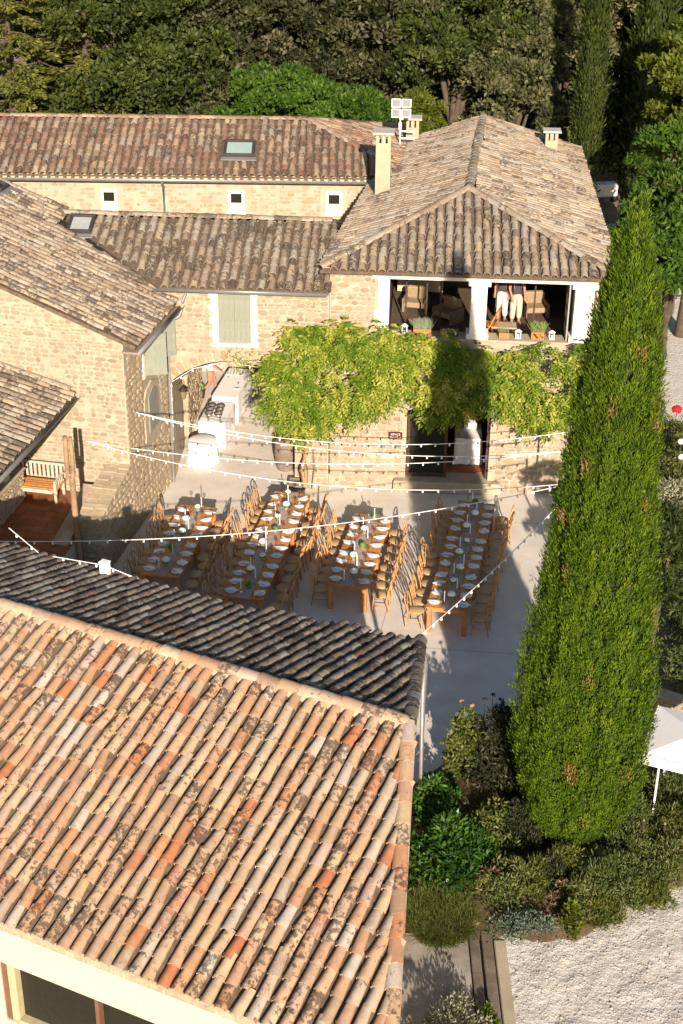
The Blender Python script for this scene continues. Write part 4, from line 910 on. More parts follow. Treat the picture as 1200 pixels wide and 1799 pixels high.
for k, (dx, dy, w_) in enumerate(((-.2, -.35, 'near left'), (.1, -.38, 'near right'), (-.2, -.05, 'middle left'), (.1, -.08, 'middle right'), (-.18, .25, 'far left'), (.1, .22, 'far right'))):
    o = thing('wire_dish', f'round wire dish rack, {w_} one on the nearer buffet table', 'dish', W @ Vector((.92+dx, 3.05+dy, .885)), 0, 'wire dish racks')
    MB().tube([(.13*math.cos(a), .13*math.sin(a), .12) for a in np.linspace(0, 6.283, 15)[:-1]], .012, 5, closed=True).build('rim', M_RUST, o)
    MB().lathe([(.0, .0), (.09, .0), (.12, .10), (.115, .10), (.085, .01)], 14).build('bowl', simple('steel', (.35, .34, .33), .3, .1, metal=.6), o)
    MB().tube([(-.13, 0, .12), (-.08, 0, .19), (.08, 0, .19), (.13, 0, .12)], .008, 5).build('handle', M_RUST, o)
c_ = thing('menu_card', 'white card with dark print on the farther buffet table', 'card', W @ Vector((1.32, 4.9, .925)), FR)
MB().bev(-.13, .13, -.1, .1, 0, .006, .001).build('sheet', M_PLATE, c_); MB().bev(-.06, .06, -.03, .03, .0065, .010, .001).build('print', M_RUST, c_)
tr_ = thing('serving_tray', 'shallow wire tray at the far end of the buffet', 'tray', W @ Vector((1.1, 6.15, .925)), FR)
MB().bev(-.28, .28, -.2, .2, 0, .012, .002).build('base', M_CLOTH, tr_)
for k in range(6): MB().tube([(-.25+k*.1, -.19, .03), (-.25+k*.1, .19, .03)], .008, 5).build('wire', M_ZINC, tr_)
ba = thing('wine_barrel', 'old oak wine barrel standing inside the right arch jamb', 'barrel', W @ Vector((3.28, 1.05, 0)), 0)
bp = [(.255, 0), (.30, .18), (.325, .42), (.33, .50), (.325, .58), (.30, .82), (.255, 1.0)]
mb = MB(); mb.lathe(bp[:-1]+[(.255, 1.0), (.235, 1.0), (.235, .96), (.0, .96)], 22); mb.build('staves', M_OLDWOOD, ba)
for z0 in (.06, .24, .70, .88):
    q = np.interp((z0, z0+.06), [p[1] for p in bp], [p[0] for p in bp])+.006; MB().lathe([(q[0], z0), (q[1], z0+.06)], 22).build('hoop', M_ZINC, ba)
MB().lathe([(0.0, .962), (.23, .962), (.23, .968), (.0, .968)], 22).build('head', simple('rusty_head', (.22, .085, .035), .8, .3, 8), ba)
cr = thing('wooden_crate', 'low grey wooden crate at the foot of the wisteria', 'crate', W @ Vector((3.72, -.32, 0)), FR)
for k in range(3): MB().bev(-.2, .2, -.16, -.14, .02+k*.1, .10+k*.1, .004).build('slat', M_OLDWOOD, cr); MB().bev(-.2, .2, .14, .16, .02+k*.1, .10+k*.1, .004).build('slat', M_OLDWOOD, cr)
MB().bev(-.2, .2, -.14, .14, .0, .02, .004).build('base', M_OLDWOOD, cr); MB().box(-.2, -.18, -.14, .14, .02, .3).box(.18, .2, -.14, .14, .02, .3).build('end', M_OLDWOOD, cr)
pt_ = thing('potted_plant', 'small leafy potted plant in the passage by the walking person', 'plant', W @ Vector((-.08, 6.1, 0)))
MB().lathe([(.12, 0), (.17, .3), (.18, .32), (.15, .32), (.0, .28)], 14).build('pot', M_RUST, pt_)
blob(60, .16, (0, 0, .36), np.random.default_rng(2), 1.2).build('foliage', M_GREENERY, pt_)

def skinned(name, verts, edges, radii, mat, parent, root=0):
    me = bpy.data.meshes.new(name); me.from_pydata(verts, edges, []); me.materials.append(mat); o = bpy.data.objects.new(name, me); link(o, parent)
    md = o.modifiers.new('skin', 'SKIN'); md.use_smooth_shade = True
    sv = me.skin_vertices[0].data
    for i, r_ in enumerate(radii): sv[i].radius = r_ if isinstance(r_, tuple) else (r_, r_); sv[i].use_root = (i == root)
    sb = o.modifiers.new('sub', 'SUBSURF'); sb.levels = 1; sb.render_levels = 2; return o
def person(label, loc, rz, pose, top, bottom, hair, shoes, long_trousers):
    t = thing('person', label, 'person', loc, rz)
    J = pose
    names = ['pelvis', 'waist', 'chest', 'neck', 'headb', 'headt', 'shL', 'elL', 'wrL', 'haL', 'shR', 'elR', 'wrR', 'haR', 'hipL', 'knL', 'anL', 'toL', 'hipR', 'knR', 'anR', 'toR']
    rad = {'pelvis': (.15, .11), 'waist': (.125, .095), 'chest': (.16, .11), 'neck': .055, 'headb': (.075, .088), 'headt': (.078, .092), 'shL': .062, 'elL': .043, 'wrL': .03, 'haL': .034, 'hipL': .085, 'knL': .058, 'anL': .04, 'toL': .036}
    for a in list(rad):
        if a.endswith('L'): rad[a[:-1]+'R'] = rad[a]
    E_ = [('pelvis', 'waist'), ('waist', 'chest'), ('chest', 'neck'), ('neck', 'headb'), ('headb', 'headt')]
    for s_ in 'LR': E_ += [('chest', 'sh'+s_), ('sh'+s_, 'el'+s_), ('el'+s_, 'wr'+s_), ('wr'+s_, 'ha'+s_), ('pelvis', 'hip'+s_), ('hip'+s_, 'kn'+s_), ('kn'+s_, 'an'+s_), ('an'+s_, 'to'+s_)]
    vs = [J[n_] for n_ in names]; ix = {n_: i for i, n_ in enumerate(names)}
    V = list(vs); Ed = [(ix[a], ix[b]) for a, b in E_]; Rd = [rad[n_] for n_ in names]
    for s_ in 'LR':                                # four fingers and a thumb on each hand
        h = Vector(J['ha'+s_]); wv = (h-Vector(J['wr'+s_])).normalized(); sd_ = wv.cross(Vector((0, 1, 0))).normalized()
        for q, ln in ((-.024, .062), (-.008, .075), (.008, .07), (.024, .055)):
            b0 = len(V); V += [h+sd_*q+wv*.03, h+sd_*q*1.15+wv*(.03+ln*.55)+Vector((0, .008, 0)), h+sd_*q*1.15+wv*(.03+ln)+Vector((0, .022, 0))]
            Ed += [(ix['ha'+s_], b0), (b0, b0+1), (b0+1, b0+2)]; Rd += [.0095, .009, .007]
        b0 = len(V); V += [h-sd_*.035+wv*.005, h-sd_*.055+wv*.035]; Ed += [(ix['ha'+s_], b0), (b0, b0+1)]; Rd += [.011, .008]
    skinned('body', V, Ed, Rd, M_SKIN, t)
    def garment(nm, keys, edges, grow, mat):
        ii = {k: i for i, k in enumerate(keys)}
        vv = [J[k] if isinstance(k, str) else tuple(Vector(J[k[0]]).lerp(Vector(J[k[1]]), k[2])) for k in keys]
        rr = []
        for k in keys:
            b = rad[k] if isinstance(k, str) else None
            if b is None:
                f1, f2 = rad[k[0]], rad[k[1]]; f1 = f1 if isinstance(f1, tuple) else (f1, f1); f2 = f2 if isinstance(f2, tuple) else (f2, f2); b = tuple(f1[i]*(1-k[2])+f2[i]*k[2] for i in (0, 1))
            b = b if isinstance(b, tuple) else (b, b); rr.append((b[0]+grow, b[1]+grow))
        skinned(nm, vv, [(ii[a], ii[b]) for a, b in edges], rr, mat, t)
    sl_ = [('shL', 'elL', .7), ('shR', 'elR', .7)]
    garment('top', ['waist', 'chest', ('pelvis', 'waist', .4), 'shL', 'shR']+sl_, [('waist', 'chest'), ('waist', ('pelvis', 'waist', .4)), ('chest', 'shL'), ('chest', 'shR'), ('shL', sl_[0]), ('shR', sl_[1])], .022, top)
    ends = ['anL', 'anR'] if long_trousers else [('hipL', 'knL', .85), ('hipR', 'knR', .85)]
    if long_trousers: ks = ['pelvis', ('pelvis', 'waist', .5), 'hipL', 'hipR', 'knL', 'knR', ('knL', 'anL', .85), ('knR', 'anR', .85)]; es = [('pelvis', ('pelvis', 'waist', .5)), ('pelvis', 'hipL'), ('pelvis', 'hipR'), ('hipL', 'knL'), ('hipR', 'knR'), ('knL', ('knL', 'anL', .85)), ('knR', ('knR', 'anR', .85))]
    else: ks = ['pelvis', ('pelvis', 'waist', .5), 'hipL', 'hipR']+ends; es = [('pelvis', ('pelvis', 'waist', .5)), ('pelvis', 'hipL'), ('pelvis', 'hipR'), ('hipL', ends[0]), ('hipR', ends[1])]
    garment('trousers' if long_trousers else 'shorts', ks, es, .035 if long_trousers else .03, bottom)
    hb = Vector(J['headb']); ht = Vector(J['headt']); c = hb.lerp(ht, .6)
    vs2 = []; mb = MB()
    mb.lathe([(.0, .12), (.06, .11), (.095, .06), (.105, .0), (.10, -.06), (.085, -.10)], 14, tuple(c+Vector((0, -.018, .01)))); mb.build('hair', hair, t)
    fm = MB()                                       # eyes, nose, mouth, ears
    for sx in (-1, 1): fm.lathe([(.0, .008), (.009, .004), (.009, -.004), (.0, -.008)], 6, tuple(c+Vector((sx*.032, .083, -.035))))
    fm.build('eyes', M_RUST, t)
    nm_ = MB(); nm_.add([c+Vector(p) for p in ((0, .085, -.03), (-.014, .085, -.072), (.014, .085, -.072), (0, .112, -.068))], [(0, 1, 3), (0, 3, 2), (1, 2, 3)])
    for sx in (-1, 1): nm_.lathe([(.0, .028), (.014, .01), (.014, -.012), (.0, -.028)], 6, tuple(c+Vector((sx*.082, -.005, -.045))))
    nm_.build('nose_and_ears', M_SKIN, t)
    MB().bev(-.022, .022, .080, .088, -.104, -.094, .002, Matrix.Translation(c)).build('mouth', simple('lips', (.30, .11, .08), .5), t)
    for s_ in 'LR':
        a = Vector(J['an'+s_]); b = Vector(J['to'+s_]); MB().tube([a+(a-b)*.25+Vector((0, 0, -.035)), a.lerp(b, .4)+Vector((0, 0, -.02)), b+Vector((0, 0, .0))], [.04, .048, .04], 9).build('shoe', shoes, t)
    return t
walk = dict(pelvis=(0, 0, .92), waist=(0, .02, 1.08), chest=(0, .04, 1.32), neck=(0, .05, 1.48), headb=(0, .07, 1.56), headt=(0, .08, 1.66),
            shL=(-.17, .04, 1.38), elL=(-.24, -.08, 1.13), wrL=(-.25, -.02, .92), haL=(-.25, .0, .85), shR=(.17, .04, 1.38), elR=(.24, .10, 1.14), wrR=(.23, .28, .98), haR=(.22, .33, .94),
            hipL=(-.09, 0, .86), knL=(-.10, .18, .50), anL=(-.10, .22, .10), toL=(-.11, .36, .05), hipR=(.09, 0, .86), knR=(.10, -.05, .48), anR=(.10, -.33, .16), toR=(.10, -.28, .05))
stand = dict(pelvis=(0, 0, .94), waist=(0, .01, 1.10), chest=(0, .01, 1.34), neck=(0, .02, 1.50), headb=(0, .04, 1.58), headt=(0, .05, 1.68),
            shL=(-.17, .01, 1.40), elL=(-.23, -.02, 1.12), wrL=(-.22, .08, .90), haL=(-.22, .10, .83), shR=(.17, .01, 1.40), elR=(.23, -.02, 1.12), wrR=(.20, .10, .92), haR=(.19, .13, .85),
            hipL=(-.09, 0, .88), knL=(-.10, .03, .48), anL=(-.11, .0, .09), toL=(-.13, .15, .04), hipR=(.09, 0, .88), knR=(.10, .02, .48), anR=(.11, .0, .09), toR=(.13, .15, .04))
hair_d = simple('dark_hair', (.02, .014, .01), .6); sh_b = simple('black_shoe', (.02, .02, .02), .5)
person('person in pale top and salmon shorts walking through the arched passage', W @ Vector((.22, 6.35, 0)), FR-R(70), walk, simple('pale_top', (.62, .55, .48), .9, .2, 20), simple('salmon_cotton', (.60, .22, .12), .9, .1), hair_d, sh_b, False)
person('person in white trousers standing in the loggia, left of the pair', W @ Vector((9.58, 2.3, 4.5)), FR+R(160), stand, simple('dark_top', (.06, .05, .05), .9), simple('white_cotton', (.66, .62, .54), .9, .08, 15), hair_d, sh_b, True)
person('person in beige trousers standing in the loggia, right of the pair', W @ Vector((9.98, 2.1, 4.5)), FR+R(200), stand, simple('dark_top', (.05, .05, .06), .9), simple('beige_cotton', (.55, .46, .34), .9, .08, 15), hair_d, simple('tan_shoe', (.25, .12, .06), .6), True)

# ------------------------------------------------------------------ furniture of the loggia and the doorway
def armchair(label, loc, rz, grp):
    t = thing('lounge_chair', label, 'armchair', loc, rz, grp); cm = simple('beige_cushion', (.30, .22, .13), .9, .15, 12, .2)
    MB().bev(-.38, .38, -.35, .35, .18, .40, .05).build('seat_cushion', cm, t); m = Matrix.Rotation(R(-15), 4, 'X')
    MB().bev(-.38, .38, -.09, .09, -.02, .50, .04, Matrix.Translation((0, -.36, .40)) @ m).build('back_cushion', cm, t)
    for sx in (-1, 1): MB().bev(sx*.43-.05, sx*.43+.05, -.4, .36, .0, .55, .02).build('arm', M_OLDWOOD, t)
    t.scale = (.78, .78, .78); return t
LW = lambda s, o, z=4.5: W @ Vector((s, o, z))
armchair('beige lounge chair just inside the left end of the loggia', LW(7.05, 3.0), FR+R(170), 'loggia lounge chairs')
armchair('beige lounge chair in the middle of the left loggia bay', LW(8.0, 2.2), FR+R(140), 'loggia lounge chairs')
armchair('beige lounge chair behind the two standing people', LW(10.6, 2.9), FR+R(190), 'loggia lounge chairs')
t = thing('low_table', 'low beige topped table behind the central loggia pillar', 'table', LW(9.6, .95), FR)
MB().bev(-.36, .36, -.24, .24, .36, .40, .006).build('top', simple('table_taupe', (.42, .34, .24), .8), t)
for sx in (-1, 1):
    for sy in (-1, 1): MB().bev(sx*.32-.02, sx*.32+.02, sy*.2-.02, sy*.2+.02, 0, .36, .004).build('leg', M_RUST, t)
t = thing('slatted_chair', 'orange wooden slatted folding chair right of the central pillar', 'chair', LW(9.22, .85), FR+R(80))
for k in range(4): MB().bev(-.22, .22, -.2+k*.1, -.12+k*.1, .44, .46, .004).build('seat_slat', M_WOOD, t)
for k in range(3): MB().bev(-.22, .22, -.24, -.22, .60+k*.12, .68+k*.12, .004).build('back_slat', M_WOOD, t)
for sx in (-1, 1): MB().tube([(sx*.21, .2, 0), (sx*.21, -.24, .95)], .015, 6).build('leg', M_WOOD, t); MB().tube([(sx*.19, -.2, 0), (sx*.19, .2, .45)], .015, 6).build('leg', M_WOOD, t)
t = thing('side_board', 'pale sideboard at the back of the left loggia bay', 'sideboard', LW(7.15, 4.6), FR)
MB().bev(-.7, .7, -.25, .25, .1, .85, .01).build('body', simple('pale_wood', (.55, .45, .30), .7), t); MB().bev(-.75, .75, -.28, .28, .85, .89, .005).build('top', M_WHITE, t); MB().bev(-.12, .12, -.265, -.252, .5, .62, .004).build('handle_plate', M_RUST, t)
for s_, z_, w_, lb in ((8.1, 6.0, .3, 'left bay'), (8.7, 6.0, .3, 'beside the central pillar'), (9.45, 6.0, .42, 'right bay')):
    t = thing('hanging_panel', f'grey hanging panel under the loggia ceiling, {lb}', 'panel', LW(s_, 2.4, z_), FR, 'ceiling panels of the loggia')
    MB().bev(-w_/2, w_/2, -.02, .02, -.1, .14, .005).build('face', simple('panel_grey', (.40, .40, .40), .5), t); MB().tube([(0, 0, .14), (0, 0, .79)], .008, 5).build('rod', M_RUST, t)
# planters and lanterns on the sill
def planter(label, s_, w_, h, leaf, n_, hgt):
    t = thing('planter', label, 'planter', LW(s_, .22, 4.80), FR, 'planters on the loggia sill')
    MB().bev(-w_/2, w_/2, -.13, .13, 0, h, .012).build('pot', M_TERRA, t); MB().box(-w_/2+.02, w_/2-.02, -.11, .11, h, h+.004).build('soil', M_BARK, t)
    if n_:
        mb = MB(); g_ = np.random.default_rng(int(s_*10))
        for _ in range(n_):
            x, y = g_.uniform(-w_/2, w_/2), g_.uniform(-.1, .1); dx, dy = g_.normal(0, .07), g_.normal(0, .07); q = hgt*g_.uniform(.6, 1.1)
            mb.add([(x-.008, y, h), (x+.008, y, h), (x+dx+.004, y+dy, h+q), (x+dx-.004, y+dy, h+q)], [(0, 1, 2, 3)])
        mb.build('herbs', leaf, t)
    return t
lv = simple('lavender_leaf', (.20, .24, .14), .8, .2); gr_ = simple('grass_green', (.16, .22, .06), .8, .2)
planter('terracotta trough with two grey lavender clumps, left end of the sill', 7.28, .5, .20, lv, 260, .26)
planter('bare terracotta box in the left loggia bay', 7.88, .2, .18, lv, 0, .1)
planter('small terracotta box right of the central pillar', 9.58, .28, .17, gr_, 60, .08)
planter('large terracotta box with tall grassy herbs, right bay', 10.52, .36, .22, gr_, 150, .24)
def lantern_white(label, s_, mat, h=.26):
    t = thing('candle_lantern', label, 'lantern', LW(s_, .2, 4.80), FR, 'lanterns on the loggia sill'); b = MB()
    b.bev(-.075, .075, -.075, .075, 0, .02, .004)
    for sx in (-1, 1):
        for sy in (-1, 1): b.box(sx*.065-.01, sx*.065+.01, sy*.065-.01, sy*.065+.01, .02, h*.75)
    b.build('frame', mat, t); MB().lathe([(.11, h*.75), (.05, h*.92), (.02, h)], 4, sm=False).build('roof', mat, t); MB().lathe([(.025, .02), (.025, .11), (0, .112)], 8).build('candle', M_WAX, t)
lantern_white('white candle lantern at the left end of the loggia sill', 6.78, M_METALW, .32)
lantern_white('dark candle lantern left of the central pillar', 8.22, M_RUST)
lantern_white('white candle lantern between the two right-bay planters', 9.98, M_METALW)
lantern_white('white candle lantern nearest the right-hand pillar', 10.92, M_METALW)
# doorway: white-clothed counter, boards, sign
cloth_box('counter_table', 'white-clothed table standing inside the ground-floor doorway', LW(8.78, 1.55, .38), FR, .80, 1.1, .86)
t = thing('wine_crates', 'stacked orange wooden crates behind the clothed table in the doorway', 'crates', LW(8.85, 2.75, .38), FR)
for k in range(3):
    MB().bev(-.35, .35, -.2, .2, .55*k, .55*k+.52, .01).build('crate', M_WOOD, t)
t = thing('paper_stack', 'white box on the clothed table in the doorway', 'box', LW(8.85, 1.85, 1.245), FR); MB().bev(-.2, .2, -.14, .14, 0, .16, .008).build('carton', M_CLOTH, t); MB().bev(-.21, .21, -.15, .15, .16, .19, .004).build('lid', M_CLOTH, t)
sg = thing('wall_sign', 'small dark maroon sign beside the ground-floor doorway', 'sign', W @ Vector((6.62, -.05, 1.74)), FR)
MB().bev(-.20, .20, -.012, .02, -.11, .11, .004).build('plate', simple('maroon_enamel', (.07, .012, .012), .4), sg)
def lettering(txt, size, loc, parent, mat):
    cu = bpy.data.curves.new('lettering', 'FONT'); cu.body = txt; cu.size = size; cu.align_x = 'CENTER'; cu.extrude = .001
    tmp = bpy.data.objects.new('tmp', cu); C.objects.link(tmp); dg = bpy.context.evaluated_depsgraph_get(); me = bpy.data.meshes.new_from_object(tmp.evaluated_get(dg)); bpy.data.objects.remove(tmp)
    me.materials.clear(); me.materials.append(mat); o = bpy.data.objects.new('lettering', me); link(o, parent); o.location = loc; o.rotation_euler = (R(90), 0, 0); return o
wl = simple('sign_white', (.8, .75, .72), .6)
lettering('ESPACE', .085, (0, -.0145, .015), sg, wl); lettering('BEAUTÉ all', .07, (0, -.0145, -.075), sg, wl)

# ------------------------------------------------------------------ light strings
bulb_me = MB().lathe([(.0, -.085), (.019, -.077), (.027, -.055), (.024, -.033), (.016, -.02), (.016, .01), (.0, .01)], 8).mesh('bulb', M_BULB)
def string(label, pts, sag_, n_b):
    t = thing('light_string', label, 'string lights', pts[0], 0, 'festoon light strings'); o0 = Vector(pts[0]); path = []
    for a, b in zip(pts[:-1], pts[1:]):
        a, b = Vector(a), Vector(b)
        for k in range(41):
            u = k/40; p = a.lerp(b, u); p.z -= sag_*4*u*(1-u)*((b-a).length/12)**2 if len(pts) > 2 else sag_*4*u*(1-u); path.append(p-o0)
    path = [p for i, p in enumerate(path) if i == 0 or (p-path[i-1]).length > .001]
    MB().tube(path, .011, 5).build('cord', M_CORD, t)
    L = [0]
    for i in range(1, len(path)): L.append(L[-1]+(path[i]-path[i-1]).length)
    for k in range(n_b):
        s_ = (k+.5)/n_b*L[-1]; q = [np.interp(s_, L, [p[i] for p in path]) for i in range(3)]; inst('bulb', bulb_me, t, loc=q)
def pole(label, loc, h):
    t = thing('light_pole', label, 'pole', loc); MB().tube([(0, 0, 0), (0, 0, h)], .03, 8).build('shaft', M_ZINC, t); MB().lathe([(.12, 0), (.12, .012), (.0, .012)], 12).build('base_plate', M_ZINC, t); MB().tube([(0, 0, h-.05), (-.06, 0, h-.05)], .012, 6).build('hook', M_ZINC, t)
pole('slim light pole hidden behind the tall cypress, nearer the facade', (6.06, 35.5, 0), 3.2); pole('slim light pole hidden behind the tall cypress, nearer the viewer', (5.96, 33.6, 0), 3.2)
string('topmost light string, from the house corner towards the right end of the wisteria', [(-5.72, 36.7, 3.5), (6.2, 36.6, 3.1)], .66, 31)
string('second light string, from the house corner to the pole behind the cypress', [(-5.72, 36.7, 3.5), (6.0, 35.5, 3.05)], .62, 30)
string('third light string, crossing just below the doorway table', [(-6.95, 36.3, 2.78), (6.0, 35.5, 3.05)], .54, 32)
string('fourth light string, crossing along the foot of the facade', [(-6.95, 36.3, 2.78), (5.9, 33.6, 3.05)], .70, 32)
string('nearest light string, crossing above the four table rows', [(-8.3, 30.3, 3.0), (5.9, 33.6, 3.05)], .50, 34)
string('steep light string running from the roof corner up to the pole', [(1.45, 24.75, 3.95), (5.9, 33.6, 2.9)], .16, 24)
string('light string hung under the arch of the gatehouse', [tuple(W @ Vector(p)) for p in ((.08, -.06, 1.2), (.10, -.06, 3.18), (.75, -.06, 3.62), (1.3, -.06, 3.78), (1.9, -.06, 3.84), (2.6, -.06, 3.74))], .02, 11)
jp = W3 @ Vector((.30, 3.05, 4.5))
string('short light string from the roof box down over the eaves', [tuple(jp), tuple(W3 @ Vector((1.55, 3.6, 3.95)))], .03, 4)
string('short light string along the roof edge left of the junction box', [tuple(W3 @ Vector((-2.4, 3.4, 4.55))), tuple(W3 @ Vector((-1.5, 3.25, 4.2))), tuple(jp)], .02, 6)

# ------------------------------------------------------------------ vegetation
def unit(a): return a/np.maximum(np.linalg.norm(a, axis=1, keepdims=True), 1e-6)
def leaf_mesh(name, P, T, Sd, L, Wd, vals, mat, parent):
    n = len(P); L = np.broadcast_to(np.asarray(L, float), n)[:, None]; Wd = np.broadcast_to(np.asarray(Wd, float), n)[:, None]
    V = np.stack([P, P+T*L*.45+Sd*Wd*.5, P+T*L, P+T*L*.45-Sd*Wd*.5], 1).reshape(-1, 3)
    return npmesh(name, V, np.arange(4*n).reshape(n, 4), mat, parent, vals)
def orient(Nv, g, out=.6, up=.0, rnd=.6):
    n = len(Nv); T = unit(Nv*out+np.array([0, 0, up])+g.normal(0, rnd, (n, 3))); Sd = unit(np.cross(T, unit(g.normal(size=(n, 3)))+Nv*.0)); return T, Sd
LM = {}
def lm(name, lo, mid, hi, trans=.3, rough=.55):
    LM[name] = leafmat('leaf_'+name, [(0, lo), (.5, mid), (1, hi)], trans, rough)
lm('cypress', (.028, .060, .004), (.078, .138, .007), (.15, .205, .012), .2)
lm('cypress_dry', (.20, .11, .03), (.30, .17, .06), (.36, .24, .10), .2)
lm('oak', (.016, .022, .007), (.040, .048, .015), (.12, .115, .055), .15)
lm('oakgreen', (.016, .028, .005), (.040, .060, .010), (.085, .105, .022), .2)
lm('olive', (.035, .044, .014), (.078, .086, .032), (.20, .19, .085), .15)
lm('bright', (.030, .065, .008), (.060, .125, .012), (.11, .19, .022), .35)
lm('yellow', (.05, .08, .008), (.10, .13, .012), (.17, .18, .022), .35)
lm('cedar', (.060, .075, .012), (.14, .155, .028), (.27, .27, .065), .25)
lm('wisteria', (.065, .135, .008), (.165, .245, .016), (.44, .43, .085), .35)
lm('laurel', (.012, .040, .006), (.035, .095, .010), (.09, .17, .03), .25, .35)
lm('weed', (.05, .08, .012), (.11, .14, .025), (.20, .21, .06), .3)
lm('dark', (.012, .018, .008), (.028, .036, .014), (.05, .055, .02), .1)
lm('brown', (.07, .05, .025), (.13, .095, .045), (.20, .15, .075), .2)
lm('grass', (.05, .075, .012), (.11, .13, .025), (.20, .20, .06), .3)
lm('rosemary', (.045, .070, .018), (.095, .13, .032), (.18, .19, .065), .2)
lm('bluegrey', (.055, .085, .060), (.10, .145, .105), (.17, .21, .15), .2)
lm('silver', (.16, .17, .10), (.30, .30, .19), (.44, .42, .29), .2)
def clump_leaves(g, cs, rs, per, squash=1.0, vbase=.5, vvar=.25, up=.25, rnd=.6, center=None):
    P = []; Nv = []; val = []
    for c, r_ in zip(cs, rs):
        k = max(4, int(per*g.uniform(.7, 1.3))); d = unit(g.normal(size=(k, 3))); d[:, 2] = np.where(d[:, 2] < -.35, -d[:, 2], d[:, 2]); rad = r_*(.55+.5*g.random(k)**.5)
        P.append(c+d*rad[:, None]*np.array([1, 1, squash])); Nv.append(d); val.append(np.clip(vbase+g.normal(0, vvar*.6)+g.normal(0, vvar*.6, k), 0, 1))
    P = np.concatenate(P); Nv = np.concatenate(Nv); T, Sd = orient(Nv, g, .55, up, rnd); return P, T, Sd, np.concatenate(val)
def tree(label, x, y, h, rx, rz0, mat, seed, cat='tree', ncl=70, per=170, ls=.20, lw=.11, squash=.8, group='trees behind the houses', trunk_h=None, twig=None, cr=.23, up=.25):
    g = np.random.default_rng(seed); t = thing('tree', label, cat, (x, y, 0), 0, group); th = trunk_h or h*.35
    c0 = np.array([0, 0, (h+rz0)/2]); hz = (h-rz0)/2; nl = max(6, ncl//9)                # crown = big lobes, each studded with leaf clumps
    d = unit(g.normal(size=(nl, 3))); d[:, 2] = np.where(d[:, 2] < -.5, -d[:, 2], d[:, 2]); d[:, 1] = np.where(g.random(nl) < .4, -np.abs(d[:, 1]), d[:, 1])
    lc = c0+d*(.35+.42*g.random((nl, 1)))*np.array([rx, rx, hz]); lr = rx*g.uniform(.30, .50, nl); k_ = ncl//nl+1
    e = unit(g.normal(size=(nl, k_, 3)).reshape(-1, 3)).reshape(nl, k_, 3); e[:, :, 2] = np.where(e[:, :, 2] < -.3, -e[:, :, 2], e[:, :, 2])
    cs = (lc[:, None]+e*(lr*1.0)[:, None, None]*np.array([1, 1, .85])).reshape(-1, 3); ncl = len(cs); rs = rx*cr*.62*g.uniform(.6, 1.4, ncl)
    P, T, Sd, v = clump_leaves(g, cs, rs, per, squash, .45, .3, up)
    leaf_mesh('crown', P, T, Sd, g.uniform(.7, 1.25, len(P))*ls, g.uniform(.7, 1.2, len(P))*lw, v, LM[mat], t)
    mb = MB(); mb.tube([(0, 0, -.1), (.1, .05, th*.5), (.05, 0, th), (.1, 0, h*.72)], [h*.022, h*.018, h*.014, h*.005], 8)
    for k in range(7):
        q = cs[g.integers(ncl)]; s_ = Vector((.06, .02, th*g.uniform(.7, 1.5))); mb.tube([s_, s_.lerp(Vector(q), .5)+Vector((0, 0, .3)), Vector(q)], [h*.012, h*.008, h*.003], 6)
    mb.build('trunk', twig or M_BARK, t); return t
def lumpy(a, z, seed): return 1+.06*np.sin(3*a+seed+z*.35)+.05*np.sin(7*a+2.3*seed-z*.5)+.05*np.sin(13*a+z*.9+seed+2*np.sin(z*.8))+.03*np.sin(23*a-z*.7+1.5*np.sin(z*1.7))
